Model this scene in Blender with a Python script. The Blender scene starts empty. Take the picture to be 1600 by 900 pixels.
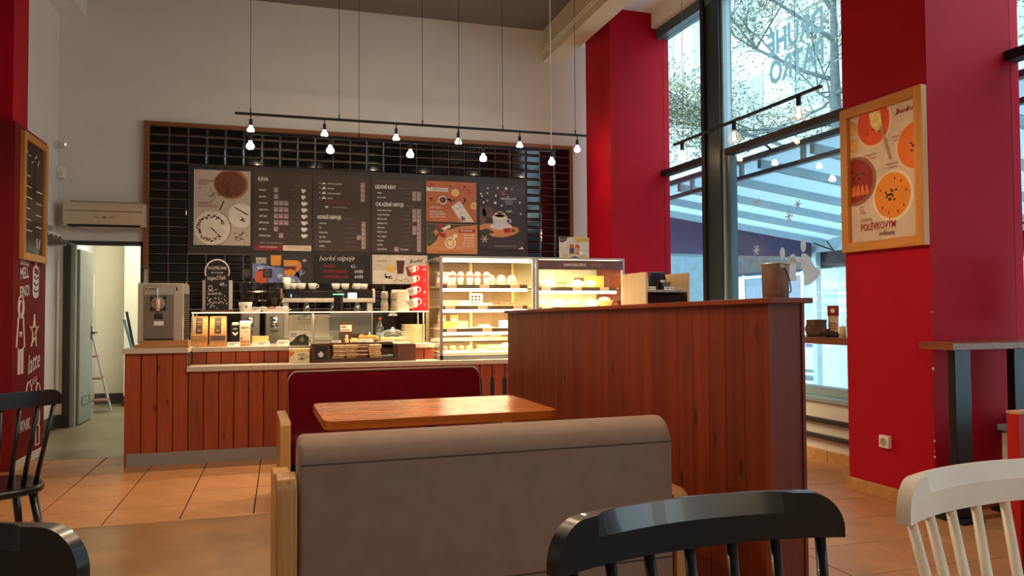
import bpy, math, random
from math import sin, cos, pi, radians
from mathutils import Matrix, Vector
random.seed(7)
S = bpy.context.scene
COL = S.collection
G = radians(1.822)          # the window wall, partition and booths stand slightly askew to the back wall
RB = Matrix.Rotation(G, 4, 'Z')
def W(x, y, z=0.0): return RB @ Vector((x, y, z))
def L1(v):
    v /= 255.0
    return v / 12.92 if v <= 0.04045 else ((v + 0.055) / 1.055) ** 2.4
def rgb(*c): return (L1(c[0]), L1(c[1]), L1(c[2]), 1.0)

# ------------------------------------------------------------------ camera, sky, exposure
cd = bpy.data.cameras.new('camera'); cam = bpy.data.objects.new('camera', cd); COL.objects.link(cam)
cd.sensor_width = 36.0; cd.lens = 1199.0 / 1600 * 36; cd.clip_start = 0.02; cd.clip_end = 300
yaw, pitch, roll = radians(16.793), radians(1.742), radians(-0.3415)
fw = Vector((sin(yaw) * cos(pitch), cos(yaw) * cos(pitch), sin(pitch)))
r0 = Vector((cos(yaw), -sin(yaw), 0)); u0 = r0.cross(fw)
rr = r0 * cos(roll) + u0 * sin(roll); uu = -r0 * sin(roll) + u0 * cos(roll)
m = Matrix((rr, uu, -fw)).transposed().to_4x4(); m.translation = Vector((0, 0, 1.22))
cam.matrix_world = m
S.camera = cam
wd = bpy.data.worlds.new('overcast_sky'); S.world = wd; wd.use_nodes = True
bg = wd.node_tree.nodes['Background']; bg.inputs[0].default_value = (0.68, 0.88, 1.0, 1); bg.inputs[1].default_value = 4.6
S.view_settings.view_transform = 'Standard'; S.view_settings.look = 'None'
S.view_settings.exposure = 0.2; S.view_settings.gamma = 1.0; S.view_settings.use_curve_mapping = False
WARM = (1.0, 0.72, 0.46)
POW = dict(track=36.0, booth=58.0, room=24.0, case=14.0, shelf=6.0, globe=1.5)

# ------------------------------------------------------------------ materials
MATS = {}
def nodes(name):
    mt = bpy.data.materials.new(name); mt.use_nodes = True
    nt = mt.node_tree; b = nt.nodes['Principled BSDF']; MATS[name] = mt
    return mt, nt, b
def P(name, c, rough=0.5, metal=0.0, var=0.12, scale=9.0, bump=0.0, bscale=60.0, coat=0.0, spec=0.5, emit=0.0, ecol=None, sheen=0.0):
    if name in MATS: return MATS[name]
    mt, nt, b = nodes(name)
    tc = nt.nodes.new('ShaderNodeTexCoord'); nz = nt.nodes.new('ShaderNodeTexNoise')
    nz.inputs['Scale'].default_value = scale; nz.inputs['Detail'].default_value = 4
    nt.links.new(tc.outputs['Object'], nz.inputs['Vector'])
    cr = nt.nodes.new('ShaderNodeValToRGB'); base = rgb(*c)
    cr.color_ramp.elements[0].position = 0.3; cr.color_ramp.elements[1].position = 0.7
    cr.color_ramp.elements[0].color = tuple(v * (1 - var) for v in base[:3]) + (1,)
    cr.color_ramp.elements[1].color = tuple(min(1, v * (1 + var)) for v in base[:3]) + (1,)
    nt.links.new(nz.outputs['Fac'], cr.inputs[0]); nt.links.new(cr.outputs[0], b.inputs['Base Color'])
    b.inputs['Roughness'].default_value = rough; b.inputs['Metallic'].default_value = metal
    b.inputs['Coat Weight'].default_value = coat; b.inputs['Specular IOR Level'].default_value = spec
    b.inputs['Sheen Weight'].default_value = sheen
    if bump:
        n2 = nt.nodes.new('ShaderNodeTexNoise'); n2.inputs['Scale'].default_value = bscale; n2.inputs['Detail'].default_value = 5
        nt.links.new(tc.outputs['Object'], n2.inputs['Vector'])
        bp = nt.nodes.new('ShaderNodeBump'); bp.inputs['Strength'].default_value = bump; bp.inputs['Distance'].default_value = 0.01
        nt.links.new(n2.outputs['Fac'], bp.inputs['Height']); nt.links.new(bp.outputs[0], b.inputs['Normal'])
    if emit:
        b.inputs['Emission Color'].default_value = (ecol or (1, 1, 1)) + (1,); b.inputs['Emission Strength'].default_value = emit
    return mt
def wood(name, c1, c2, axis='Z', rough=0.4, scale=1.0, knots=True, coat=0.15, along=0.7, across=14.0):
    mt, nt, b = nodes(name)
    N = nt.nodes.new; K = nt.links.new
    tc = N('ShaderNodeTexCoord'); oi = N('ShaderNodeObjectInfo')
    mu = N('ShaderNodeMath'); mu.operation = 'MULTIPLY'; mu.inputs[1].default_value = 37.0; K(oi.outputs['Random'], mu.inputs[0])
    ad = N('ShaderNodeVectorMath'); ad.operation = 'ADD'; K(tc.outputs['Object'], ad.inputs[0]); K(mu.outputs[0], ad.inputs[1])
    mp = N('ShaderNodeMapping'); s = [across * scale] * 3; s['XYZ'.index(axis)] = along * scale
    mp.inputs['Scale'].default_value = s; K(ad.outputs[0], mp.inputs['Vector'])
    nz = N('ShaderNodeTexNoise'); nz.inputs['Scale'].default_value = 1.6; nz.inputs['Detail'].default_value = 7; nz.inputs['Roughness'].default_value = 0.6
    nz.inputs['Distortion'].default_value = 0.6; K(mp.outputs[0], nz.inputs['Vector'])
    cr = N('ShaderNodeValToRGB'); cr.color_ramp.elements[0].position = 0.33; cr.color_ramp.elements[1].position = 0.68
    cr.color_ramp.elements[0].color = rgb(*c2); cr.color_ramp.elements[1].color = rgb(*c1); K(nz.outputs['Fac'], cr.inputs[0])
    out = cr.outputs[0]
    # every board of its own shade
    hs = N('ShaderNodeHueSaturation'); K(out, hs.inputs['Color'])
    mr = N('ShaderNodeMapRange'); mr.inputs[3].default_value = 0.86; mr.inputs[4].default_value = 1.10
    K(oi.outputs['Random'], mr.inputs[0]); K(mr.outputs[0], hs.inputs['Value']); out = hs.outputs[0]
    if knots:
        m2 = N('ShaderNodeMapping'); s2 = [9.0] * 3; s2['XYZ'.index(axis)] = 3.6; m2.inputs['Scale'].default_value = s2; K(ad.outputs[0], m2.inputs['Vector'])
        vo = N('ShaderNodeTexVoronoi'); vo.inputs['Scale'].default_value = 1.0; K(m2.outputs[0], vo.inputs['Vector'])
        c3 = N('ShaderNodeValToRGB'); c3.color_ramp.elements[0].position = 0.05; c3.color_ramp.elements[0].color = (1, 1, 1, 1)
        c3.color_ramp.elements[1].position = 0.17; c3.color_ramp.elements[1].color = (0, 0, 0, 1); K(vo.outputs['Distance'], c3.inputs[0])
        mx = N('ShaderNodeMixRGB'); mx.inputs[2].default_value = tuple(v * 0.3 for v in rgb(*c2)[:3]) + (1,)
        K(c3.outputs[0], mx.inputs[0]); K(out, mx.inputs[1]); out = mx.outputs[0]
    K(out, b.inputs['Base Color']); b.inputs['Roughness'].default_value = rough; b.inputs['Coat Weight'].default_value = coat
    b.inputs['Coat Roughness'].default_value = 0.25
    bp = N('ShaderNodeBump'); bp.inputs['Strength'].default_value = 0.12; bp.inputs['Distance'].default_value = 0.005
    K(nz.outputs['Fac'], bp.inputs['Height']); K(bp.outputs[0], b.inputs['Normal'])
    return mt
def glass(name, tint=(1, 1, 1), rough=0.0, refl=1.0, haze=0.0, hcol=(1, 1, 1)):
    mt, nt, b = nodes(name); nt.nodes.remove(b); N = nt.nodes.new; K = nt.links.new
    tr = N('ShaderNodeBsdfTransparent'); tr.inputs[0].default_value = tint + (1,)
    gl = N('ShaderNodeBsdfGlossy'); gl.inputs['Roughness'].default_value = rough
    lw = N('ShaderNodeLayerWeight'); pw_ = N('ShaderNodeMath'); pw_.operation = 'POWER'; pw_.inputs[1].default_value = 5.0; K(lw.outputs['Facing'], pw_.inputs[0])
    sc_ = N('ShaderNodeMath'); sc_.operation = 'MULTIPLY_ADD'; sc_.inputs[1].default_value = 0.9; sc_.inputs[2].default_value = 0.035; K(pw_.outputs[0], sc_.inputs[0])
    mu = N('ShaderNodeMath'); mu.operation = 'MULTIPLY'; mu.inputs[1].default_value = refl; mu.use_clamp = True; K(sc_.outputs[0], mu.inputs[0])
    mx = N('ShaderNodeMixShader'); K(mu.outputs[0], mx.inputs[0]); K(tr.outputs[0], mx.inputs[1]); K(gl.outputs[0], mx.inputs[2])
    last = mx
    if haze:
        df = N('ShaderNodeBsdfDiffuse'); df.inputs[0].default_value = hcol + (1,)
        m2 = N('ShaderNodeMixShader'); m2.inputs[0].default_value = haze; K(mx.outputs[0], m2.inputs[1]); K(df.outputs[0], m2.inputs[2]); last = m2
    K(last.outputs[0], nt.nodes['Material Output'].inputs[0])
    return mt
def film_mat(name, c, tr=0.6):
    mt = P(name, c, 0.7, var=0.03); nt = mt.node_tree
    tl = nt.nodes.new('ShaderNodeBsdfTranslucent'); tl.inputs[0].default_value = rgb(*c); mx = nt.nodes.new('ShaderNodeMixShader'); mx.inputs[0].default_value = tr
    nt.links.new(nt.nodes['Principled BSDF'].outputs[0], mx.inputs[1]); nt.links.new(tl.outputs[0], mx.inputs[2]); nt.links.new(mx.outputs[0], nt.nodes['Material Output'].inputs[0])
    return mt
def emis(name, c, st):
    mt, nt, b = nodes(name); b.inputs['Base Color'].default_value = tuple(c) + (1,)
    b.inputs['Emission Color'].default_value = tuple(c) + (1,); b.inputs['Emission Strength'].default_value = st
    return mt

plaster = P('plaster', (226, 219, 210), 0.9, var=0.03, scale=2.5, bump=0.05, bscale=90)
ceil_grey = P('ceiling_paint', (122, 112, 102), 0.9, var=0.03, scale=2)
white_paint = P('white_paint', (228, 226, 222), 0.8, var=0.03)
red_paint = P('red_paint', (176, 6, 32), 0.6, var=0.05, scale=3, bump=0.04, bscale=120, spec=0.15)
maroon_paint = P('maroon_paint', (120, 14, 18), 0.6, var=0.08, scale=4, spec=0.2)
concrete = P('concrete', (160, 122, 84), 0.3, var=0.28, scale=2.6, bump=0.05, bscale=30)
screed = P('green_screed', (128, 124, 96), 0.35, var=0.15, scale=2.2)
grout = P('floor_grout', (52, 32, 22), 0.9, var=0.1)
floor_tile = P('floor_tile', (196, 138, 88), 0.42, var=0.10, scale=5, bump=0.03, bscale=40)
tan_tile = P('tan_skirting', (190, 140, 82), 0.5, var=0.22, scale=14)
counter_wood = wood('counter_wood', (168, 74, 30), (136, 54, 20))
part_wood = wood('partition_wood', (132, 50, 17), (106, 36, 11), coat=0.1, rough=0.5)
part_wood_h = wood('partition_cap_wood', (142, 60, 24), (116, 44, 16), axis='Y', knots=False, coat=0.1, rough=0.5)
frame_wood = wood('frame_wood', (150, 92, 52), (122, 70, 38), knots=False)
frame_wood_x = wood('frame_wood_level', (150, 92, 52), (122, 70, 38), axis='X', knots=False)
oak = wood('golden_oak', (214, 146, 62), (190, 120, 45), knots=False, coat=0.1)
oak_x = wood('golden_oak_level', (214, 146, 62), (190, 120, 45), axis='X', knots=False, coat=0.1)
ply = wood('plywood_edge', (206, 158, 98), (166, 114, 62), knots=False, across=26, along=0.25)
table_wood = wood('table_wood', (190, 104, 32), (152, 76, 20), axis='X', knots=False, rough=0.25, coat=0.05)
shelf_wood = wood('ledge_wood', (158, 88, 42), (122, 62, 28), axis='Y', rough=0.4)
dark_wood = wood('dark_crate_wood', (96, 58, 38), (70, 40, 26), axis='X', knots=False)
tray_wood = wood('tray_wood', (190, 138, 84), (158, 106, 60), axis='X', knots=False)
birch = wood('birch_veneer', (226, 196, 150), (212, 178, 128), knots=False, across=8)
slab_mat = P('worktop_laminate', (196, 182, 164), 0.4, var=0.06, scale=30)
kick_mat = P('brushed_kick_plate', (150, 146, 140), 0.45, metal=0.3, var=0.05)
steel = P('stainless_steel', (186, 176, 160), 0.38, metal=0.35, var=0.06, scale=12)
chrome = P('chrome', (225, 225, 225), 0.12, metal=1.0, var=0.02)
alu = P('aluminium', (186, 180, 174), 0.35, metal=0.7, var=0.04)
black_gloss = P('black_gloss', (14, 14, 15), 0.22, var=0.1, coat=0.3)
black_chair = P('black_lacquer', (17, 18, 20), 0.3, var=0.15, coat=0.25)
white_chair = P('white_lacquer', (232, 224, 210), 0.35, var=0.04)
black_matt = P('black_matt', (20, 19, 19), 0.7, var=0.15)
dark_metal = P('dark_metal', (26, 30, 33), 0.45, metal=0.2, var=0.1)
teal_metal = P('teal_grey_metal', (70, 92, 100), 0.4, metal=0.1, var=0.06)
pale_metal = P('pale_blue_metal', (150, 172, 180), 0.45, var=0.05)
black_tile = P('black_glazed_tile', (9, 10, 12), 0.1, var=0.2, scale=3, bump=0.06, bscale=7, coat=0.4)
tile_grout = P('pale_grout', (150, 140, 128), 0.9)
board_black = P('menu_board_black', (46, 38, 34), 0.5, var=0.06)
menu_brown = P('menu_brown', (66, 46, 36), 0.45, var=0.05)
white_plastic = P('white_plastic', (232, 226, 214), 0.4, var=0.03)
cream_plastic = P('cream_plastic', (214, 190, 158), 0.45, var=0.03)
paper = P('white_paper', (236, 230, 220), 0.7, var=0.02)
print_white = P('print_white', (238, 232, 222), 0.6, var=0.02)
print_grey = P('print_grey', (140, 126, 116), 0.6, var=0.05)
print_tag = P('print_tag', (168, 140, 138), 0.6, var=0.05)
print_red = P('print_red', (172, 36, 36), 0.6, var=0.05)
print_black = P('print_black', (24, 22, 22), 0.6)
chalk = P('chalk_white', (226, 220, 212), 0.9, var=0.1, scale=200)
chalk_red = P('chalk_red', (176, 52, 46), 0.9, var=0.15, scale=200)
grey_fabric = P('grey_upholstery', (140, 116, 102), 0.95, var=0.08, scale=14, bump=0.25, bscale=420, sheen=0.1)
wine_fabric = P('wine_upholstery', (86, 2, 14), 0.95, var=0.1, scale=10, bump=0.2, bscale=420, spec=0.1)
piping_mat = P('grey_piping', (170, 140, 128), 0.85)
pane = glass('window_glass', (0.90, 0.97, 0.97), refl=0.9)
case_glass = glass('case_glass', (0.97, 0.98, 0.95), refl=0.8)
clear = glass('clear_plastic', (0.93, 0.93, 0.92), rough=0.08, refl=1.3, haze=0.06)
smoke = glass('smoked_plastic', (0.68, 0.60, 0.54), rough=0.05, refl=1.4)
bulb_glow = emis('bulb_glow', (1.0, 0.80, 0.55), 60.0)
led = emis('led_strip', (1.0, 0.87, 0.60), 9.0)
led_soft = emis('led_edge', (1.0, 0.80, 0.50), 1.3)

# ------------------------------------------------------------------ mesh helpers
class MB:
    def __init__(s): s.v = []; s.f = []
    def box(s, x0, x1, y0, y1, z0, z1):
        n = len(s.v)
        s.v += [(x, y, z) for z in (z0, z1) for y in (y0, y1) for x in (x0, x1)]
        s.f += [tuple(n + i for i in q) for q in ((0, 2, 3, 1), (4, 5, 7, 6), (0, 1, 5, 4), (2, 6, 7, 3), (0, 4, 6, 2), (1, 3, 7, 5))]
        return s
    def prism(s, pts, a, b, axis='Y'):   # polygon in the plane across the axis, from a to b
        n = len(s.v); k = len(pts)
        def mk(p, t): return {'Y': (p[0], t, p[1]), 'X': (t, p[0], p[1]), 'Z': (p[0], p[1], t)}[axis]
        s.v += [mk(p, a) for p in pts] + [mk(p, b) for p in pts]
        s.f += [tuple(range(n, n + k)), tuple(range(n + 2 * k - 1, n + k - 1, -1))]
        s.f += [(n + i, n + k + i, n + k + (i + 1) % k, n + (i + 1) % k) for i in range(k)]
        return s
    def cyl(s, p0, p1, r0, r1=None, n=12, caps=True):
        r1 = r0 if r1 is None else r1
        p0 = Vector(p0); p1 = Vector(p1); d = (p1 - p0).normalized()
        a = d.orthogonal().normalized(); b = d.cross(a); k = len(s.v)
        for p, r in ((p0, r0), (p1, r1)):
            s.v += [tuple(p + (a * cos(2 * pi * i / n) + b * sin(2 * pi * i / n)) * r) for i in range(n)]
        s.f += [(k + i, k + (i + 1) % n, k + n + (i + 1) % n, k + n + i) for i in range(n)]
        if caps: s.f += [tuple(range(k + n - 1, k - 1, -1)), tuple(range(k + n, k + 2 * n))]
        return s
    def tube(s, path, r, n=8):
        path = [Vector(p) for p in path]; k = len(s.v); ref = None
        for i, p in enumerate(path):
            d = (path[min(i + 1, len(path) - 1)] - path[max(i - 1, 0)]).normalized()
            if ref is None: ref = d.orthogonal().normalized()
            a = (ref - d * ref.dot(d)).normalized(); ref = a; b = d.cross(a)
            ri = r[i] if isinstance(r, (list, tuple)) else r
            s.v += [tuple(p + (a * cos(2 * pi * j / n) + b * sin(2 * pi * j / n)) * ri) for j in range(n)]
        for i in range(len(path) - 1):
            s.f += [(k + i * n + j, k + i * n + (j + 1) % n, k + (i + 1) * n + (j + 1) % n, k + (i + 1) * n + j) for j in range(n)]
        s.f += [tuple(range(k + n - 1, k - 1, -1)), tuple(range(k + (len(path) - 1) * n, k + len(path) * n))]
        return s
    def lathe(s, prof, c=(0, 0, 0), n=20, sy=1.0):
        k = len(s.v)
        for r, z in prof:
            s.v += [(c[0] + r * cos(2 * pi * j / n), c[1] + sy * r * sin(2 * pi * j / n), c[2] + z) for j in range(n)]
        for i in range(len(prof) - 1):
            s.f += [(k + i * n + j, k + i * n + (j + 1) % n, k + (i + 1) * n + (j + 1) % n, k + (i + 1) * n + j) for j in range(n)]
        s.f += [tuple(range(k + n - 1, k - 1, -1)), tuple(range(k + (len(prof) - 1) * n, k + len(prof) * n))]
        return s
    def blob(s, c, rx, ry, rz, n=10, jit=0.0):
        k = len(s.v); m_ = max(4, n // 2)
        s.v.append((c[0], c[1], c[2] - rz))
        for i in range(1, m_):
            t = -pi / 2 + pi * i / m_
            for j in range(n):
                q = 1 + random.uniform(-jit, jit)
                s.v.append((c[0] + rx * q * cos(t) * cos(2 * pi * j / n), c[1] + ry * q * cos(t) * sin(2 * pi * j / n), c[2] + rz * sin(t)))
        s.v.append((c[0], c[1], c[2] + rz)); e = len(s.v) - 1
        s.f += [(k, k + 1 + (j + 1) % n, k + 1 + j) for j in range(n)]
        for i in range(m_ - 2):
            s.f += [(k + 1 + i * n + j, k + 1 + i * n + (j + 1) % n, k + 1 + (i + 1) * n + (j + 1) % n, k + 1 + (i + 1) * n + j) for j in range(n)]
        q0 = k + 1 + (m_ - 2) * n
        s.f += [(e, q0 + j, q0 + (j + 1) % n) for j in range(n)]
        return s
def mesh(name, mb, mat, smooth=False):
    me = bpy.data.meshes.new(name); me.from_pydata(mb.v, [], mb.f); me.update()
    import bmesh
    bm = bmesh.new(); bm.from_mesh(me); bmesh.ops.recalc_face_normals(bm, faces=bm.faces); bm.to_mesh(me); bm.free()
    me.materials.append(mat)
    if smooth:
        for p in me.polygons: p.use_smooth = True
    return me
def obj(name, mb, mat, parent=None, smooth=False, bev=0.0, seg=2, loc=None, rz=0.0, kind=None, auto=False):
    me = mb if isinstance(mb, bpy.types.Mesh) else mesh(name, mb, mat, smooth)
    o = bpy.data.objects.new(name, me); COL.objects.link(o)
    if parent: o.parent = parent
    if loc is not None: o.location = loc
    if rz: o.rotation_euler = (0, 0, rz)
    if bev:
        b = o.modifiers.new('bevel', 'BEVEL'); b.width = bev; b.segments = seg; b.limit_method = 'ANGLE'; b.angle_limit = radians(32)
        for p in me.polygons: p.use_smooth = True
        b.harden_normals = True
    if kind: o['kind'] = kind
    return o
def tag(o, label, cat, group=None):
    o['label'] = label; o['category'] = cat
    if group: o['group'] = group
    return o
def thing(name, label, cat, loc=(0, 0, 0), rz=0.0, group=None):
    o = bpy.data.objects.new(name, None); COL.objects.link(o); o.empty_display_size = 0.05
    o.location = loc; o.rotation_euler = (0, 0, rz)
    return tag(o, label, cat, group)
def thingB(name, label, cat, loc, rz=0.0, group=None): return thing(name, label, cat, W(*loc), rz + G, group)
def struct(name, mb, mat, B=False, bev=0.0, parent=None):
    o = obj(name, mb, mat, parent, bev=bev)
    if B and not parent: o.rotation_euler = (0, 0, G)
    if not parent: o['kind'] = 'structure'
    return o
def node(name, B=False):
    o = bpy.data.objects.new(name, None); COL.objects.link(o); o['kind'] = 'structure'
    if B: o.rotation_euler = (0, 0, G)
    return o
def copy_tree(root, loc, rz=None, label=None):
    r = root.copy(); COL.objects.link(r); r.location = loc
    if rz is not None: r.rotation_euler = (0, 0, rz)
    if label: r['label'] = label
    for ch in list(root.children):
        c = ch.copy(); COL.objects.link(c); c.parent = r
        for gch in list(ch.children):
            d = gch.copy(); COL.objects.link(d); d.parent = c
    return r
TXT = {}
def text_mesh(body, size, mat, align='LEFT', bold=0.0, sx=1.0, shear=0.0):
    key = (body, size, mat.name, align, bold, sx, shear)
    if key in TXT: return TXT[key]
    cu = bpy.data.curves.new('lettering', 'FONT'); cu.body = body; cu.size = size; cu.align_x = align
    cu.resolution_u = 2; cu.offset = bold * size
    o = bpy.data.objects.new('lettering', cu); COL.objects.link(o)
    bpy.context.view_layer.update()
    me = bpy.data.meshes.new_from_object(o.evaluated_get(bpy.context.evaluated_depsgraph_get()))
    for v in me.vertices: v.co = Vector((v.co.x * sx + v.co.y * shear, 0, v.co.y))
    me.materials.clear(); me.materials.append(mat); me.name = 'lettering'
    bpy.data.objects.remove(o); bpy.data.curves.remove(cu); TXT[key] = me
    return me
def text(body, size, mat, parent, x, z, y=-0.003, align='LEFT', bold=0.0, sx=0.85, tilt=0.0, name='lettering', shear=0.0):
    o = bpy.data.objects.new(name, text_mesh(body, size, mat, align, bold, sx, shear)); COL.objects.link(o)
    o.parent = parent; o.location = (x, y, z); o.rotation_euler = (0, tilt, 0)
    return o
def ell(cx, cz, rx, rz, n=24, a0=0, a1=2 * pi): 
    k = n if abs(a1 - a0) < 2 * pi - 1e-4 else n - 1
    return [(cx + rx * cos(a0 + (a1 - a0) * i / (k if k != n - 1 else n)), cz + rz * sin(a0 + (a1 - a0) * i / (k if k != n - 1 else n))) for i in range(k + 1)]
def pic(parent, name, pts, mat, layer=1):     # one flat printed shape on a poster
    t = 0.0012 * layer
    return obj(name, MB().prism(pts, -t - 0.0008, -t, 'Y'), mat, parent)
def pics(parent, name, polys, mat, layer=1):  # several specks of one printed motif
    t = 0.0012 * layer; mb = MB()
    for p in polys: mb.prism(p, -t - 0.0008, -t, 'Y')
    return obj(name, mb, mat, parent, kind='stuff' if len(polys) > 1 else None)
def rect(x0, z0, x1, z1): return [(x0, z0), (x1, z0), (x1, z1), (x0, z1)]
def lamp(kind, loc, power, parent=None, color=WARM, rad=0.03, ang=150, blend=0.6, size=None, rot=None, name='bulb_light'):
    ld = bpy.data.lights.new(name, kind); ld.energy = power; ld.color = color
    if kind == 'AREA': ld.shape = 'RECTANGLE'; ld.size, ld.size_y = size
    else: ld.shadow_soft_size = rad
    if kind == 'SPOT': ld.spot_size = radians(ang); ld.spot_blend = blend
    o = bpy.data.objects.new(name, ld); COL.objects.link(o); o.location = loc
    if rot: o.rotation_euler = rot
    if parent: o.parent = parent
    return o
# ------------------------------------------------------------------ floor
CEIL = 4.86
floor = node('floor')
obj('concrete_slab', MB().box(-4.5, 2.09, -3.6, 4.925, -0.12, 0.0), concrete, floor)
obj('screed_slab', MB().box(-2.6, -1.1, 7.275, 12.0, -0.12, 0.0), screed, floor)
obj('service_slab', MB().box(-1.1, 5.0, 7.275, 9.4, -0.12, 0.0), screed, floor)
obj('grout_bed', MB().box(-4.5, 2.09, 4.945, 7.275, -0.12, -0.004).box(2.09, 4.75, -3.6, 7.275, -0.12, -0.004), grout, floor)
obj('threshold_strip', MB().box(-4.5, 2.09, 4.925, 4.945, -0.12, 0.004), P('brass_strip', (214, 176, 122), 0.4, metal=0.5), floor)
TM = {}
def floor_piece(x0, x1, y0, y1):
    key = (round(x1 - x0, 3), round(y1 - y0, 3))
    if key not in TM:
        w, d = key; g = 0.0036
        mb = MB(); e = 0.003
        mb.v = [(g, g, -0.01), (w - g, g, -0.01), (w - g, d - g, -0.01), (g, d - g, -0.01),
                (g, g, -0.0025), (w - g, g, -0.0025), (w - g, d - g, -0.0025), (g, d - g, -0.0025),
                (g + e, g + e, 0), (w - g - e, g + e, 0), (w - g - e, d - g - e, 0), (g + e, d - g - e, 0)]
        mb.f = [(8, 9, 10, 11)] + [(a, (a + 1) % 4, (a + 1) % 4 + 4, a + 4) for a in range(4)] + [(a + 4, (a + 1) % 4 + 4, (a + 1) % 4 + 8, a + 8) for a in range(4)]
        TM[key] = mesh('floor_tile', mb, floor_tile)
    obj('floor_tile', TM[key], None, floor, loc=(x0, y0, 0))
xs = [-0.153 + 0.4175 * k for k in range(-6, 6)] + [2.09]
ys = [4.945 + 0.3883 * k for k in range(7)]
for i in range(len(xs) - 1):
    for j in range(6): floor_piece(xs[i], xs[i + 1], ys[j], ys[j + 1])
for i in range(6):
    for j in range(15): floor_piece(2.09 + 0.42 * i, 2.51 + 0.42 * i, 1.35 + 0.4 * j - 0.4, 1.35 + 0.4 * j)
# ------------------------------------------------------------------ walls, ceiling, beams, columns
DX0, DX1, DZ = -2.205, -1.453, 1.979
struct('wall_back', MB().box(-2.46, DX0, 9.32, 9.47, 0, 5).box(DX0, DX1, 9.32, 9.47, DZ, 5).box(DX1, 4.45, 9.32, 9.47, 0, 5), plaster)
struct('wall_left', MB().box(-2.46, -2.31, 7.25, 9.32, 0, 5), plaster)
struct('wall_side', MB().box(-4.65, -4.5, -3.75, 7.3, 0, 5), plaster)
struct('wall_rear', MB().box(-4.65, 5.2, -3.75, -3.6, 0, 5), plaster)
struct('ceiling', MB().box(-4.65, 3.3, -3.75, 9.47, CEIL, 5.0), ceil_grey)
struct('ceiling_lower', MB().box(3.5, 4.66, -3.75, 9.47, 4.70, 5.0), white_paint)
b1 = struct('beam_right', MB().box(3.25, 3.5, -3.6, 9.32, 4.45, 5.0), P('cream_paint', (214, 196, 166), 0.85, var=0.03))
obj('conduit', MB().tube([(3.235, 9.3, 4.58), (3.235, -3.5, 4.58)], 0.012).tube([(3.235, 9.3, 4.545), (3.235, -3.5, 4.545)], 0.008), white_plastic, b1)
struct('beam_left', MB().box(-2.33, -2.05, 7.3, 9.32, 4.47, CEIL), white_paint)
c1 = struct('column_left', MB().box(-4.5, -2.03, 6.9, 7.27, 0, CEIL), red_paint)
def skirting(parent, x0, x1, y0, y1):
    obj('skirting', MB().box(x0, x1, y0, y1, 0, 0.085), tan_tile, parent, bev=0.004)
c2 = struct('column_middle', MB().box(3.86, 4.62, 7.895, 8.57, 0, 4.70), red_paint, B=True)
c3 = struct('column_right', MB().box(3.86, 4.62, 3.565, 4.265, 0, 4.70), red_paint, B=True)
skirting(c3, 3.835, 3.86, 3.54, 4.27); skirting(c3, 3.86, 4.4, 3.54, 3.565)
ch = MB()
for z, r in ((0.86, 0.007), (0.43, 0.005), (0.37, 0.003), (0.335, 0.005), (0.12, 0.005), (1.2, 0.003)): ch.blob((3.861, 3.566, z), r, r, r * 1.6, 8, 0.3)
obj('paint_chip', ch, white_paint, c3)
c4 = struct('column_near', MB().box(3.86, 4.62, -0.75, -0.05, 0, 4.70), red_paint, B=True)
# window wall
BAYS = [(4.265, 7.895, 'wall_right_far', (6.60, 6.93)), (-0.05, 3.565, 'wall_right_near', (1.6, 1.93)), (-4.2, -0.75, 'wall_right_rear', (-2.6, -2.3))]
for i, (y0, y1, nm, mu) in enumerate(BAYS):
    w = struct(nm, MB().box(4.40, 4.66, y0, y1, 0, 0.47).box(4.40, 4.70, y0, y1, 4.52, 5.0), plaster, B=True)
    if i == 0:
        for k in range(9): obj('skirting_tile', MB().box(4.375, 4.40, y0 + 0.405 * k + 0.003, y0 + 0.405 * (k + 1) - 0.003, 0, 0.082), tan_tile, w, bev=0.003)
    wn = node('window_%d' % (i + 1), B=True)
    obj('sill', MB().box(4.36, 4.60, y0, y1, 0.47, 0.505), pale_metal, wn, bev=0.004)
    obj('bottom_rail', MB().box(4.49, 4.60, y0, y1, 0.505, 0.575), pale_metal, wn, bev=0.004)
    obj('top_rail', MB().box(4.46, 4.62, y0, y1, 4.40, 4.52), teal_metal, wn, bev=0.004)
    obj('transom', MB().box(4.50, 4.61, y0, y1, 2.785, 2.85), black_matt, wn, bev=0.004)
    m0, m1 = mu
    obj('mullion', MB().box(4.47, 4.62, m0 + 0.05, m1, 0.5, 4.52), P('mullion_metal', (40, 54, 60), 0.4, metal=0.1), wn, bev=0.004)
    obj('mullion_edge', MB().box(4.44, 4.47, m1 - 0.05, m1 + 0.01, 0.5, 4.52), black_matt, wn)
    obj('sash_strip', MB().box(4.50, 4.60, m0 + 0.015, m0 + 0.05, 0.575, 4.40), pale_metal, wn)
    obj('sash_stile', MB().box(4.52, 4.60, m0 - 0.05, m0 + 0.015, 0.575, 2.775), teal_metal, wn)
    for a, b in ((y0, m0), (m1, y1)):
        obj('pane', MB().box(4.545, 4.555, a, b, 0.575, 2.775), pane, wn)
        obj('pane', MB().box(4.545, 4.555, a, b, 2.845, 4.40), pane, wn)
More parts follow.
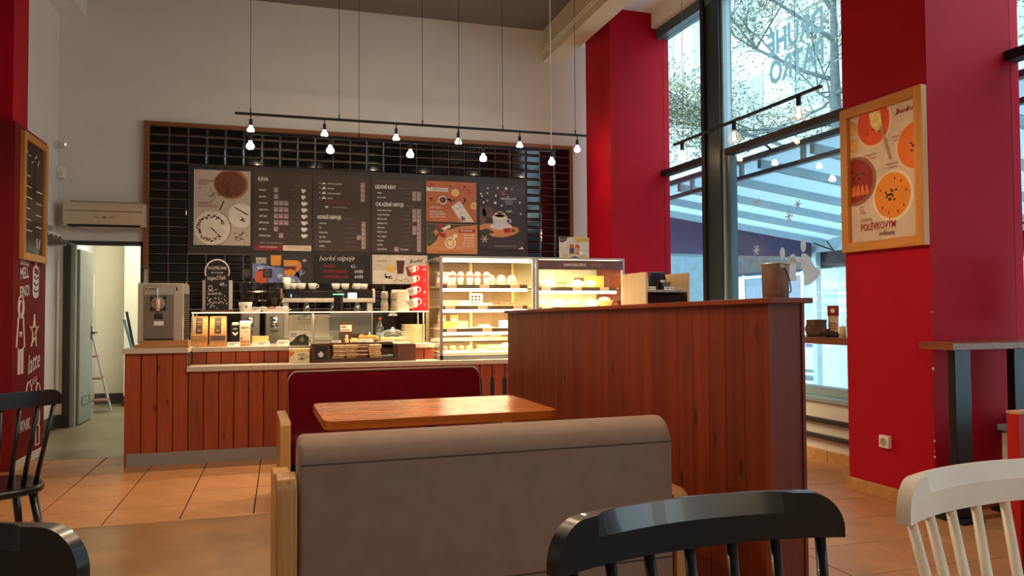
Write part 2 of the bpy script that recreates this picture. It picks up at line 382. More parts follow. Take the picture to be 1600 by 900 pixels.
# second room behind the door
struct('wall_store_left', MB().box(-2.55, -2.40, 9.47, 12.0, 0, 2.8), white_paint)
struct('wall_store_far', MB().box(-2.55, -0.6, 11.6, 11.75, 0, 2.8).box(-1.97, -0.6, 11.15, 11.6, 0, 2.8), P('store_paint', (226, 220, 196), 0.8, var=0.04, scale=1.6))
struct('wall_store_right', MB().box(-0.75, -0.6, 9.47, 11.75, 0, 2.8), white_paint)
struct('ceiling_store', MB().box(-2.55, -0.6, 9.47, 11.75, 2.7, 2.8), white_paint)
skd = P('dark_skirting', (58, 54, 48), 0.6)
struct('baseboard_store', MB().box(-2.4, -1.97, 11.58, 11.6, 0, 0.14).box(-1.97, -0.75, 11.13, 11.15, 0, 0.14), skd)
struct('baseboard_left', MB().box(-2.31, -2.29, 7.7, 9.32, 0, 0.14).box(-2.29, DX0 - 0.03, 9.30, 9.32, 0, 0.14), skd)
d1 = node('door_1')
fr = P('door_frame_paint', (44, 40, 38), 0.5)
obj('frame', MB().box(DX0 - 0.035, DX0 + 0.03, 9.29, 9.49, 0, DZ + 0.035).box(DX1 - 0.03, DX1 + 0.002, 9.29, 9.49, 0, DZ + 0.035).box(DX0, DX1, 9.29, 9.49, DZ, DZ + 0.035), fr, d1)
obj('jamb', MB().box(DX0 + 0.03, DX0 + 0.075, 9.33, 9.40, 0, DZ), P('grey_jamb', (150, 152, 146), 0.5), d1)
lf = obj('door_leaf', MB().box(-2.145, -2.105, 9.42, 10.03, 0.01, 1.93), P('grey_green_door', (132, 138, 126), 0.5), d1, bev=0.003)
obj('handle', MB().cyl((-2.10, 9.97, 1.0), (-2.05, 9.97, 1.0), 0.010).cyl((-2.05, 9.98, 1.0), (-2.05, 9.86, 1.0), 0.009).box(-2.106, -2.10, 9.94, 10.0, 0.92, 1.08), dark_metal, lf)
obj('vent_grille', MB().box(-2.106, -2.10, 9.55, 9.9, 0.20, 0.205).box(-2.106, -2.10, 9.55, 9.9, 0.29, 0.295).box(-2.106, -2.10, 9.55, 9.555, 0.2, 0.29).box(-2.106, -2.10, 9.895, 9.9, 0.2, 0.29), dark_metal, lf)
sl = thing('ceiling_lamp', 'flat white ceiling lamp in the store room behind the door', 'lamp', (-1.6, 10.4, 2.64))
obj('housing', MB().box(-0.3, 0.3, -0.12, 0.12, 0.02, 0.06), white_plastic, sl)
obj('diffuser', MB().box(-0.28, 0.28, -0.10, 0.10, 0.005, 0.02), emis('store_lamp', (1.0, 0.93, 0.78), 4), sl)
lamp('AREA', (0, 0, 0), POW['room'], sl, (1.0, 0.93, 0.76), size=(0.55, 0.2), name='tube_light')
# ------------------------------------------------------------------ tiled back wall
tw = node('trim_1')
TX0, TX1, TZ1 = -1.40, 3.585, 3.315
obj('grout_field', MB().box(TX0, TX1, 9.29, 9.32, 0.0, TZ1), tile_grout, tw)
t = MB(); w, h, g, e = 0.2, 0.1023, 0.0025, 0.016
t.v = [(g, 0.0, g), (w - g, 0.0, g), (w - g, 0.0, h - g), (g, 0.0, h - g), (g, -0.003, g), (w - g, -0.003, g), (w - g, -0.003, h - g), (g, -0.003, h - g),
       (g + e, -0.011, g + e), (w - g - e, -0.011, g + e), (w - g - e, -0.011, h - g - e), (g + e, -0.011, h - g - e)]
t.f = [(8, 9, 10, 11)] + [(a, (a + 1) % 4, (a + 1) % 4 + 4, a + 4) for a in range(4)] + [(a + 4, (a + 1) % 4 + 4, (a + 1) % 4 + 8, a + 8) for a in range(4)]
tmesh = mesh('wall_tile', t, black_tile)
for c in range(25):
    for r in range(20):
        x = TX0 + 0.1995 * c; z = TZ1 - 0.1023 * (r + 1)
        if x + 0.1 > -0.99 and x + 0.1 < 3.0 and 1.93 < z + 0.05 < 2.89: continue      # behind the menu board
        if x + 0.1 > -0.3 and x + 0.1 < 3.0 and 1.57 < z + 0.05 < 2.89: continue
        if x > 1.4 and z < 1.68: continue                                                  # behind the display cases
        obj('wall_tile', tmesh, None, tw, loc=(x, 9.29, z))
obj('low_tile_field', MB().box(TX0, TX1, 9.281, 9.29, 0.0, 1.26), black_tile, tw)
obj('frame_top', MB().box(TX0 - 0.055, TX1 + 0.045, 9.255, 9.32, TZ1, TZ1 + 0.045), frame_wood_x, tw, bev=0.003)
obj('frame_side', MB().box(TX0 - 0.055, TX0, 9.255, 9.32, 1.72, TZ1), frame_wood, tw, bev=0.003)
obj('frame_side', MB().box(TX1, TX1 + 0.045, 9.255, 9.32, 0.9, TZ1), frame_wood, tw, bev=0.003)
# maroon cladding with chalk drawings on the left
bx = struct('wall_panel_left', MB().box(-4.45, -2.0, 6.86, 7.72, 0, 2.74), maroon_paint)
skb = obj('skirting', MB().box(-2.0, -1.985, 6.85, 7.72, 0, 0.06), white_plastic, bx)
# ------------------------------------------------------------------ chalk drawings (on the side facing the room; local x = +Y of the room)
def side_holder(y, z):   # a drawing carrier lying on the panel's side
    o = bpy.data.objects.new('chalk_drawing', None); COL.objects.link(o); o.parent = bx
    o.location = (-1.999, y, z); o.rotation_euler = (0, 0, pi / 2); return o
def stroke(parent, paths, r=0.006, mat=None, name='chalk_stroke'):
    mb = MB()
    for p in paths: mb.tube([(a, -0.001, b) for a, b in p], r, 5)
    return obj(name, mb, mat or chalk, parent, kind='stuff' if len(paths) > 1 else None)
def arc(cx, cz, rx, rz, a0=0, a1=360, n=14): return [(cx + rx * cos(radians(a0 + (a1 - a0) * i / n)), cz + rz * sin(radians(a0 + (a1 - a0) * i / n))) for i in range(n + 1)]
h = side_holder(7.33, 1.50)     # honey dipper
pic(h, 'dipper_shape', [(0.1 + 0.085 * cos(a), 0.09 + 0.045 * sin(a)) for a in [pi * i / 8 for i in range(9)]] + [(0.1 - 0.085 * cos(a), -0.10 - 0.045 * sin(a)) for a in [pi * i / 8 for i in range(9)]], chalk, 1)
pic(h, 'dipper_stick', [(0.085, 0.13), (0.115, 0.13), (0.115, 0.34), (0.085, 0.34)], chalk, 1)
stroke(h, [arc(0.1, 0.05 - 0.055 * k, 0.06, 0.03, 200, 340) for k in range(3)] + [arc(0.08, 0.09, 0.02, 0.02), arc(0.125, 0.08, 0.02, 0.02)], 0.005, maroon_paint).location = (0, -0.003, 0)
h = side_holder(7.05, 1.08)     # figure in an apron
stroke(h, [arc(0, 0.20, 0.07, 0.09), arc(0, 0.19, 0.045, 0.06), [(-0.06, 0.12), (-0.10, -0.12), (-0.05, -0.14), (-0.05, -0.34), (-0.02, -0.34), (-0.01, -0.14), (0.03, -0.14), (0.03, -0.34), (0.06, -0.34), (0.06, -0.14), (0.10, -0.12), (0.06, 0.12)], [(-0.02, 0.0), (0.0, -0.04), (0.02, 0.0)]])
h = side_holder(7.40, 1.07)     # star
stroke(h, [[(0.09 * cos(radians(90 + 36 * i)) * (1 if i % 2 == 0 else 0.42), 0.12 * sin(radians(90 + 36 * i)) * (1 if i % 2 == 0 else 0.42)) for i in range(11)]] + [[(0.06 * cos(a), 0.075 * sin(a)), (0.12 * cos(a), 0.15 * sin(a))] for a in [0.3 + 2 * pi * i / 5 for i in range(5)]], 0.007)
h = side_holder(7.0, 1.50)
text('MELL', 0.13, chalk, h, 0.02, 0.0, -0.002, bold=0.02, sx=0.75, tilt=-0.12); text('FINO!', 0.13, chalk, h, 0.02, -0.15, -0.002, bold=0.02, sx=0.75, tilt=-0.12); text('DOLCE', 0.09, chalk, h, 0.02, 0.12, -0.002, bold=0.02, sx=0.75)
h = side_holder(7.22, 0.70)
text('latte', 0.22, chalk, h, 0.02, 0.02, -0.002, bold=0.01, sx=0.85, tilt=-0.15, shear=0.3); text('CAFE', 0.09, chalk, h, 0.08, -0.09, -0.002, sx=1.0, tilt=-0.1)
h = side_holder(6.98, 0.40)
text('A', 0.16, chalk, h, 0.06, 0.06, -0.002, bold=0.02); text('PIKNIK', 0.13, chalk, h, 0.02, -0.13, -0.002, bold=0.015, sx=0.8)
stroke(h, [arc(0.30, 0.17, 0.07, 0.09), arc(0.55, 0.14, 0.06, 0.09), arc(0.55, -0.06, 0.05, 0.08), [(0.5, -0.14), (0.5, -0.3)], [(0.6, -0.14), (0.6, -0.3)], [(0.5, -0.3), (0.6, -0.3)]])
h = bpy.data.objects.new('chalk_drawing', None); COL.objects.link(h); h.parent = bx; h.location = (-2.0, 6.859, 1.3)
stroke(h, [[(-0.26, 1.22), (-0.21, 1.34)], [(-0.25, 1.05), (-0.20, 1.15), (-0.16, 1.08), (-0.13, 1.18), (-0.18, 0.95)], [(-0.3, 0.36), (-0.17, 0.46)], [(-0.30, -0.30), (-0.20, -0.26)], [(-0.30, -0.36), (-0.18, -0.36)], [(-0.30, -0.42), (-0.20, -0.46)], arc(-0.32, -0.82, 0.10, 0.11, -110, 110), [(-0.3, -0.65), (-0.2, -0.65)]], 0.008)
# framed chalkboard on the panel
fb = thing('framed_chalkboard', 'narrow oak framed chalkboard hanging on the maroon panel at the left', 'chalkboard', (-2.0, 6.985, 1.66), pi / 2)
def frame_parts(parent, w, h, t, d, m_v, m_h):
    obj('frame_stile', MB().box(0, t, -d, 0, 0, h), m_v, parent, bev=0.003); obj('frame_stile', MB().box(w - t, w, -d, 0, 0, h), m_v, parent, bev=0.003)
    obj('frame_rail', MB().box(t, w - t, -d, 0, 0, t), m_h, parent, bev=0.003); obj('frame_rail', MB().box(t, w - t, -d, 0, h - t, h), m_h, parent, bev=0.003)
frame_parts(fb, 0.65, 1.04, 0.06, 0.035, oak, oak_x)
bd = obj('board', MB().box(0.055, 0.595, -0.012, 0, 0.055, 0.985), P('chalkboard_dark', (34, 27, 24), 0.25, coat=0.4), fb)
stroke(bd, [[(0.1 + 0.08 * i, 0.82 + 0.05 * (i % 2)), (0.14 + 0.08 * i, 0.90 - 0.03 * (i % 3))] for i in range(5)] + [[(0.1, 0.7 - 0.09 * k), (0.22 + 0.03 * (k % 3), 0.7 - 0.09 * k)] for k in range(6)] + [[(0.4, 0.6 - 0.1 * k), (0.54, 0.6 - 0.1 * k)] for k in range(4)] + [[(0.42, 0.12), (0.42, 0.2)], [(0.48, 0.12), (0.5, 0.2)]], 0.005)
for o_ in bd.children: o_.location = (0, -0.012, 0)

# ------------------------------------------------------------------ bar counter
CY = 6.755
bc = thing('bar_counter', 'long red-brown plank clad bar counter with grey kick plate', 'counter', (0, 0, 0))
obj('carcass', MB().box(-1.17, -0.715, CY + 0.02, 7.45, 0.0, 0.90).box(-0.715, 3.2, CY + 0.02, 7.06, 0.0, 0.742).box(-0.715, 1.36, 7.06, 7.6, 0.0, 0.88), P('counter_core', (34, 18, 12), 0.9), bc)
PITCH = 0.1165
def plank_mesh(w, h, d=0.016):
    e = 0.006; q = 0.002
    return mesh('plank', MB().prism([(q, d), (q, e), (e, 0), (w - e, 0), (w - q, e), (w - q, d)], 0, h, 'Z'), counter_wood)
pmA = plank_mesh(PITCH, 0.895 - 0.106); pmB = plank_mesh(PITCH, 0.742 - 0.106); pmC = plank_mesh(PITCH, 0.10)
for k in range(4): obj('plank', pmA, None, bc, loc=(-1.183 + PITCH * k, CY, 0.106))
for k in range(33): obj('plank', pmB, None, bc, loc=(-0.717 + PITCH * k, CY, 0.106))
for k in range(18):
    o = obj('fascia_plank', pmC, None, bc, loc=(-0.717 + PITCH * k, 7.0, 0.79))
o.scale = (0.82, 1, 1)
obj('kick_plate', MB().box(-1.17, 3.2, CY + 0.006, CY + 0.02, 0.0, 0.106), kick_mat, bc)
for k in range(20, 26):
    x = -0.717 + PITCH * k; sv = MB()
    sv.prism([(x - 0.02, 0.2), (x + 0.02, 0.2), (x + 0.02, 0.60), (x, 0.645), (x - 0.02, 0.60)], CY - 0.003, CY + 0.004, 'Y')
    obj('vent_slot', sv, black_matt, bc)
obj('end_panel', MB().box(-1.187, -1.172, CY + 0.004, 7.45, 0, 0.897), counter_wood, bc)
wt = thing('worktop', 'grey laminate worktop of the raised left end of the counter', 'worktop', (0, 0, 0))
obj('slab', MB().box(-1.20, -0.715, 6.715, 7.5, 0.899, 0.940), slab_mat, wt, bev=0.004)
wl = thing('worktop', 'low grey laminate ledge along the front of the counter', 'worktop', (0, 0, 0))
obj('slab', MB().box(-0.725, 3.2, 6.715, 7.02, 0.745, 0.786), slab_mat, wl, bev=0.004)
wu = thing('worktop', 'upper grey laminate worktop under the lit glass shelf', 'worktop', (0, 0, 0))
obj('slab', MB().box(-0.712, 1.36, 6.975, 7.62, 0.892, 0.930), slab_mat, wu, bev=0.004)
bb = thing('back_counter', 'dark back counter carrying the espresso machine', 'counter', (0, 0, 0))
obj('carcass', MB().box(-1.0, 1.9, 8.02, 8.75, 0.0, 0.86), black_matt, bb); obj('slab', MB().box(-1.02, 1.92, 7.98, 8.77, 0.86, 0.90), P('dark_laminate', (60, 54, 48), 0.4), bb, bev=0.004)

# ------------------------------------------------------------------ partition
part = thingB('booth_partition', 'chest-high red-brown pine plank partition beside the booth', 'partition', (0, 0, 0))
PY0, PY1, PX0, PX1 = 2.32, 5.30, 1.75, 1.91
def ptop(y): return 1.243 + (1.205 - 1.243) * (y - PY0) / (PY1 - PY0)
obj('core', MB().prism([(PY0 + 0.02, 0), (PY1, 0), (PY1, ptop(PY1)), (PY0 + 0.02, ptop(PY0))], PX0 + 0.017, PX1 - 0.017, 'X'), P('partition_core', (70, 34, 18), 0.8), part)
n = 25; pw = (PY1 - PY0 - 0.03) / n
for k in range(n):
    y = PY0 + 0.03 + pw * k
    for xs_, sg in ((PX0, 1), (PX1, -1)):
        if sg < 0 and k % 1: continue
        hh = ptop(y); e = 0.004; d = 0.016
        mb = MB().prism([(sg * d, 0.0008), (sg * e * 0.6, 0.0008), (0, e), (0, pw - e), (sg * e * 0.6, pw - 0.0008), (sg * d, pw - 0.0008)], 0, hh, 'Z')
        obj('plank', mb, part_wood, part, loc=(xs_, y, 0))
obj('corner_post', MB().box(0, 0.021, 0, 0.03, 0, ptop(PY0)), part_wood, part, loc=(PX0, PY0, 0), bev=0.002)
obj('corner_post', MB().box(-0.014, 0, 0, 0.03, 0, ptop(PY0)), part_wood, part, loc=(PX1, PY0, 0), bev=0.002)
obj('end_panel', MB().box(0, 0.123, 0, 0.02, 0, ptop(PY0)), part_wood, part, loc=(PX0 + 0.0225, PY0 + 0.005, 0), bev=0.002)
cap = MB().prism([(PY0 - 0.035, ptop(PY0)), (PY1 + 0.02, ptop(PY1)), (PY1 + 0.02, ptop(PY1) + 0.020), (PY0 - 0.035, ptop(PY0) + 0.020)], PX0 - 0.022, PX1 + 0.01, 'X')
obj('cap_board', cap, part_wood_h, part, bev=0.003)

# ------------------------------------------------------------------ booth: sofas and table
def sofa(name, label, fab, loc, rz, piping=False):
    t = thingB(name, label, 'sofa', loc, rz); w = 1.33; x0, x1 = -w / 2, w / 2
    prof = [(0.0, 0.10), (0.0, 0.745), (0.035, 0.805), (0.085, 0.828), (0.15, 0.815), (0.19, 0.76), (0.215, 0.60), (0.24, 0.40), (0.25, 0.10)]
    obj('backrest', MB().prism(prof, x0, x1, 'X'), fab, t, bev=0.022, seg=4)
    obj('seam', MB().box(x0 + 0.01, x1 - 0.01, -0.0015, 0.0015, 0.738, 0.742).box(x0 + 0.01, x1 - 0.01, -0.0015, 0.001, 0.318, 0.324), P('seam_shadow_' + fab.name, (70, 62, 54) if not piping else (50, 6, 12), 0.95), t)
    obj('seat', MB().box(x0, x1, 0.20, 0.70, 0.28, 0.46), fab, t, bev=0.04, seg=4)
    obj('base', MB().box(x0 + 0.01, x1 - 0.01, 0.05, 0.66, 0.08, 0.28), black_matt, t)
    for s in (-1, 1):
        xa, xb = (x0 - 0.068, x0 - 0.003) if s < 0 else (x1 + 0.003, x1 + 0.068)
        dz = 0.0 if s < 0 or piping else -0.16
        if piping: obj('arm_panel', MB().prism([(-0.01, 0), (-0.01, 0.53), (0.01, 0.55), (0.68, 0.565), (0.70, 0.545), (0.70, 0)], xa, xb, 'X'), ply, t, bev=0.008)
        else: obj('arm_panel', MB().prism([(-0.01, 0), (-0.01, 0.66 + dz), (0.012, 0.70 + dz), (0.05, 0.715 + dz), (0.40, 0.64 + dz / 2), (0.66, 0.615 + dz / 2), (0.70, 0.58 + dz / 2), (0.70, 0)], xa, xb, 'X'), ply, t, bev=0.008)
    if piping:
        def pp(o, zt):
            r = 0.06; pts = [(x0 + 0.004, 0.44)]
            pts += [(x0 + r - (r - 0.004) * cos(a), zt - r + r * sin(a)) for a in [pi / 2 * i / 6 for i in range(7)]]
            pts += [(x1 - r + (r - 0.004) * sin(a), zt - r + r * cos(a)) for a in [pi / 2 * i / 6 for i in range(7)]] + [(x1 - 0.004, 0.44)]
            return pts
        obj('piping', MB().tube([(a, 0.155 + (0.82 - b) * 0.18, b) for a, b in pp(0, 0.822)], 0.0065, 6), piping_mat, t, smooth=True)
    return t
sofa('booth_sofa', 'grey fabric booth sofa with plywood arms, seen from behind', grey_fabric, (0.80, 2.50, 0), 0)
sofa('booth_sofa', 'wine red booth sofa with pale piping in front of the counter', wine_fabric, (0.885, 5.52, 0), pi, True)
tb = thingB('booth_table', 'varnished wooden table between the two booth sofas', 'table', (0.85, 3.80, 0))
def rrect(x0, y0, x1, y1, r, n=5):
    pts = []
    for cx, cy, a in ((x1 - r, y0 + r, -pi / 2), (x1 - r, y1 - r, 0), (x0 + r, y1 - r, pi / 2), (x0 + r, y0 + r, pi)):
        pts += [(cx + r * cos(a + pi / 2 * i / n), cy + r * sin(a + pi / 2 * i / n)) for i in range(n + 1)]
    return pts
obj('tabletop', MB().prism(rrect(-0.555, -0.35, 0.545, 0.355, 0.05), 0.702, 0.745, 'Z'), table_wood, tb, bev=0.004)
obj('column', MB().lathe([(0.035, 0.02), (0.035, 0.69), (0.12, 0.695), (0.12, 0.702)]), black_gloss, tb, smooth=True)
obj('foot_plate', MB().lathe([(0.26, 0.0), (0.26, 0.01), (0.05, 0.03)]), black_gloss, tb)

# ------------------------------------------------------------------ spindle chairs
def chair(label, mt, loc, rz, ztop=0.94, group=None):
    t = thing('spindle_chair', label, 'chair', loc, rz, group); half = radians(24); R = 0.49 / (2 * sin(half)); yo = 0.22 - R
    def arcp(f, dr=0.0): a = half * f; return ((R + dr) * sin(a), yo + (R + dr) * cos(a))
    mb = MB(); N = 36; rail_h = 0.068; lean = 0.0
    st = []
    for i in range(N + 1):
        f = -1 + 2 * i / N; f = 1.5 * f - 0.5 * f ** 3; zt = ztop; u = (1 - abs(f)) * 0.252
        rr_ = 0.056
        if u < rr_: zt = ztop - rr_ + math.sqrt(max(0, rr_ * rr_ - (rr_ - u) ** 2)) * 1.0
        zb = ztop - rail_h - 0.004 * (1 - abs(f)); zt = max(zt, zb + 0.014)
        sc = 0.015 if abs(f) < 0.60 else (0.015 * max(0, (0.68 - abs(f)) / 0.08) if abs(f) < 0.68 else 0)
        th = 0.022; zm = min(zt - 0.002, ztop - 0.030)
        o_ = arcp(f, th / 2); i_ = arcp(f, -th / 2); ii = arcp(f, -th / 2 + sc)
        st.append([(o_[0], o_[1], zb), (o_[0], o_[1], zt), (ii[0], ii[1], zt), (i_[0], i_[1], zm), (i_[0], i_[1], zb)])
    for s_ in st: mb.v += s_
    for i in range(N):
        for j in range(5): mb.f.append((i * 5 + j, i * 5 + (j + 1) % 5, (i + 1) * 5 + (j + 1) % 5, (i + 1) * 5 + j))
    mb.f += [tuple(range(5)), tuple(range(N * 5 + 4, N * 5 - 1, -1))]
    br = obj('back_rail', mb, mt, t, bev=0.003); br.data.set_sharp_from_angle(angle=radians(14))
    seat = [(0.22 * math.copysign(abs(cos(a)) ** 0.75, cos(a)), -0.02 + 0.215 * math.copysign(abs(sin(a)) ** 0.75, sin(a))) for a in [2 * pi * i / 28 for i in range(28)]]
    obj('seat', MB().prism(seat, 0.425, 0.46, 'Z'), mt, t, bev=0.012, seg=3)
    for k in range(7):
        f = -0.86 + 1.72 * k / 6; p = arcp(f); q = (p[0] * 0.78, 0.155 - abs(f) * 0.07)
        obj('spindle', MB().cyl((q[0], q[1], 0.45), (p[0], p[1], ztop - rail_h + 0.004), 0.0105, 0.0085, 10, True), mt, t, smooth=True)
    for sx in (-1, 1):
        for sy in (-1, 1):
            obj('leg', MB().cyl((sx * 0.15, -0.02 + sy * 0.14, 0.43), (sx * 0.205, -0.02 + sy * 0.205, 0.0), 0.019, 0.013, 10), mt, t, smooth=True)
        obj('stretcher', MB().cyl((sx * 0.182, -0.20, 0.19), (sx * 0.182, 0.155, 0.19), 0.010, None, 8), mt, t, smooth=True)
    obj('stretcher', MB().cyl((-0.18, -0.02, 0.19), (0.18, -0.02, 0.19), 0.010, None, 8), mt, t, smooth=True)
    return t
chair('black spindle chair in the foreground between the grey sofa and the white chair', black_chair, (0.60, 0.81, 0), radians(4.5))
chair('white spindle chair in the right foreground', white_chair, (1.225, 0.875, 0), radians(7))
chair('black spindle chair at the lower left corner, only its rounded back rail showing', black_chair, (-0.49, 0.93, 0), radians(-4), 0.955)
chair('black spindle chair standing by the maroon panel at the left', black_chair, (-1.245, 3.95, 0), radians(210), 0.885)
# ------------------------------------------------------------------ lamps on tracks
SOCK2 = mesh('socket', MB().cyl((0, 0, -0.008), (0, 0, 0.05), 0.017, 0.017, 10), black_matt)
SOCK = mesh('socket', MB().cyl((0, 0, -0.008), (0, 0, 0.055), 0.017, 0.017, 10).cyl((0, 0, 0.055), (0, 0, 0.10), 0.006, None, 6), black_matt)
BULB = mesh('bulb', MB().lathe([(0.012, 0.0), (0.014, -0.012), (0.024, -0.028), (0.034, -0.045), (0.034, -0.058), (0.024, -0.072), (0.004, -0.078)], n=12), bulb_glow, True)
def track(label, x0, x1, y, z, xl, xw, power, ang=135, dim=(), drop=0.10):
    t = thing('track_light', label, 'light', (0, y, z), 0)
    obj('rail', MB().box(x0, x1, -0.014, 0.014, 0, 0.022), black_matt, t)
    for x in xw: obj('suspension_wire', MB().cyl((x, 0, 0.02), (x, 0, CEIL - z), 0.0028, None, 5).cyl((x, 0, 0.02), (x, 0, 0.07), 0.007, None, 6), dark_metal, t)
    for i_, x in enumerate(xl):
        s = obj('socket', SOCK if drop > 0.06 else SOCK2, None, t, loc=(x, 0, -drop)); obj('bulb', BULB, None, s, loc=(0, 0, -0.006))
        lamp('SPOT', (x, 0, -drop - 0.095), power * (0.3 if i_ in dim else 1.0), t, ang=ang, blend=1.0 if ang < 150 else 0.25, rad=0.03)
    return t
track('long black track of six reflector bulbs high in front of the tiled wall', -0.449, 3.384, 8.2, 3.235, [-0.295, 0.435, 1.185, 1.867, 2.575, 3.271], [-0.30, 0.585, 1.471, 2.378, 3.248], POW['track'], dim=(5,))
t2 = track('lower black track of five reflector bulbs hanging above the counter', -0.30, 2.64, 7.2, 2.815, [-0.263, 0.434, 1.173, 1.888, 2.596], [0.695, 1.648], POW['track'], drop=0.05)
obj('power_cord', MB().tube([(2.596, 0, 0.02), (2.59, 0, 0.1), (2.588, 0.0, CEIL - 2.815)], 0.006, 6), white_plastic, t2)
track('black track of bulbs above the booth, out of view', -1.2, 2.2, 3.2, 3.1, [-0.9, -0.1, 0.7, 1.5], [-0.8, 1.8], POW['booth'], ang=176)
track('black track of bulbs behind the foreground chairs', -1.2, 3.2, -1.0, 3.0, [-0.8, 0.6, 2.0, 3.0], [-0.8, 1.8], POW['booth'] * 0.36, ang=176)
wtk = thingB('track_light', 'black track of three clear globe bulbs hanging in front of the window', 'light', (4.2, 0, 2.955))
obj('rail', MB().box(-0.014, 0.014, 4.866, 7.084, 0, 0.022), black_matt, wtk)
glb = glass('globe_glass', (0.96, 0.97, 0.96), refl=1.6, haze=0.03)
fil = emis('filament', (1.0, 0.5, 0.2), 14)
for y in (6.921, 6.016, 5.129):
    s = obj('socket', MB().cyl((0, y, -0.075), (0, y, 0.0), 0.02, None, 12), black_matt, wtk, smooth=False)
    obj('globe', MB().lathe([(0.016, -0.070), (0.022, -0.085), (0.048, -0.11), (0.062, -0.145), (0.060, -0.17), (0.042, -0.20), (0.004, -0.212)], (0, y, 0), 18), glb, s, smooth=True)
    fm = MB()
    for k in range(4): a = k * pi / 2; fm.cyl((0.010 * cos(a), y + 0.010 * sin(a), -0.095), (0.014 * cos(a + .6), y + 0.014 * sin(a + .6), -0.16), 0.0016, None, 5)
    obj('filament', fm, fil, s); obj('stem', MB().cyl((0, y, -0.07), (0, y, -0.12), 0.006, None, 6), clear, s)
    lamp('POINT', (0, y, -0.135), POW['globe'], wtk, (1, 0.55, 0.25), rad=0.02)
for y in (6.9, 6.05, 5.16): obj('suspension_wire', MB().cyl((0, y, 0.02), (0, y, 4.70 - 2.955), 0.0028, None, 5), P('steel_wire', (120, 122, 122), 0.5), wtk)

# ------------------------------------------------------------------ wall fittings at the back left
ac = thing('air_conditioner', 'cream split air conditioner on the wall above the store room door', 'air conditioner', (-1.815, 9.32, 2.13))
obj('body', MB().prism([(0.0, 0.04), (-0.19, 0.03), (-0.215, 0.07), (-0.22, 0.24), (-0.19, 0.285), (0, 0.295)], -0.395, 0.395, 'X'), cream_plastic, ac, bev=0.012, seg=3)
obj('front_groove', MB().box(-0.375, 0.375, -0.2215, -0.218, 0.185, 0.192), P('groove_brown', (80, 60, 44), 0.8), ac)
obj('intake_grille', MB().box(-0.33, 0.32, -0.18, -0.02, 0.284, 0.298), P('grille_tan', (150, 126, 100), 0.7), ac)
obj('outlet', MB().box(-0.35, 0.35, -0.205, -0.06, 0.028, 0.045), black_matt, ac)
obj('louvre', MB().prism([(-0.20, 0.012), (-0.11, 0.024), (-0.11, 0.030), (-0.20, 0.020)], -0.25, 0.35, 'X'), cream_plastic, ac)
obj('display', MB().box(-0.01, 0.02, -0.2215, -0.219, 0.115, 0.130).box(-0.09, -0.045, -0.2215, -0.219, 0.12, 0.126).box(0.05, 0.10, -0.2215, -0.219, 0.12, 0.126), P('display_brown', (90, 66, 50), 0.5), ac)
cm = thing('security_camera', 'small white security camera in the corner above the air conditioner', 'camera', (-2.31, 9.22, 3.03))
obj('mount', MB().cyl((0, 0, 0), (0.03, 0, 0), 0.045, None, 14), white_plastic, cm, bev=0.004)
obj('body', MB().cyl((0.03, 0.01, 0), (0.12, -0.09, -0.015), 0.038, 0.034, 16), white_plastic, cm, bev=0.004)
obj('lens', MB().cyl((0.112, -0.085, -0.013), (0.126, -0.101, -0.016), 0.022, None, 14), black_gloss, cm)
sn = thing('motion_sensor', 'small white motion sensor below the security camera', 'sensor', (-2.285, 9.30, 2.70))
obj('casing', MB().box(-0.025, 0.055, -0.05, 0.02, -0.02, 0.11), white_plastic, sn, bev=0.012, seg=3); obj('lens_window', MB().box(-0.012, 0.04, -0.054, -0.048, 0.0, 0.05), P('sensor_lens', (206, 196, 180), 0.3), sn)
sh = thing('wall_shelf', 'dark wall shelf with white brackets holding glasses beside the door', 'shelf', (-2.31, 8.38, 1.93))
obj('board', MB().box(0, 0.26, -0.55, 0.55, 0, 0.022), P('dark_shelf', (44, 36, 32), 0.5), sh, bev=0.003)
for y in (-0.38, 0.38): obj('bracket', MB().prism([(0, -0.002), (0.22, -0.002), (0.22, -0.018), (0.04, -0.03), (0.018, -0.16), (0, -0.16)], y - 0.012, y + 0.012, 'Y'), white_plastic, sh)
cupm = mesh('tumbler', MB().lathe([(0.026, 0), (0.033, 0.085), (0.031, 0.085), (0.024, 0.006)], n=14), clear, True)
NTH = ['first', 'second', 'third', 'fourth', 'fifth', 'sixth', 'seventh', 'eighth', 'ninth', 'tenth']
for k in range(6):
    o = obj('glass_tumbler', cupm, None, loc=(-2.17 - 0.05 * (k % 2), 8.0 + 0.13 * k, 2.015)); tag(o, NTH[k] + ' clear tumbler from the chalkboard end of the wall shelf', 'glass', 'tumblers on the wall shelf')
for k in range(5):
    o = thing('sugar_box', NTH[k] + ' small packet box from the chalkboard end of the wall shelf', 'box', (-2.17, 8.02 + 0.15 * k, 1.952), group='packet boxes on the wall shelf')
    obj('carton', MB().box(-0.06, 0.06, -0.06, 0.06, 0, 0.063), paper, o, bev=0.002); obj('print_band', MB().box(0.0602, 0.061, -0.05, 0.05, 0.018, 0.04), P('print_brown', (96, 60, 48), 0.6), o)
cdt = thing('cable_conduit', 'white cable conduit running down the wall beside the door', 'conduit', (-2.285, 9.285, 0.3)); obj('pipe', MB().cyl((0, 0, 0), (0, 0, 1.5), 0.012, None, 8), white_plastic, cdt)
obj('clip', MB().box(-0.02, 0.02, 0.0, 0.03, 0.5, 0.53).box(-0.02, 0.02, 0.0, 0.03, 1.1, 1.13), white_plastic, cdt)
eb = thing('fuse_box', 'white fuse box with keys on the store room wall', 'fuse box', (-2.40, 11.1, 1.30))
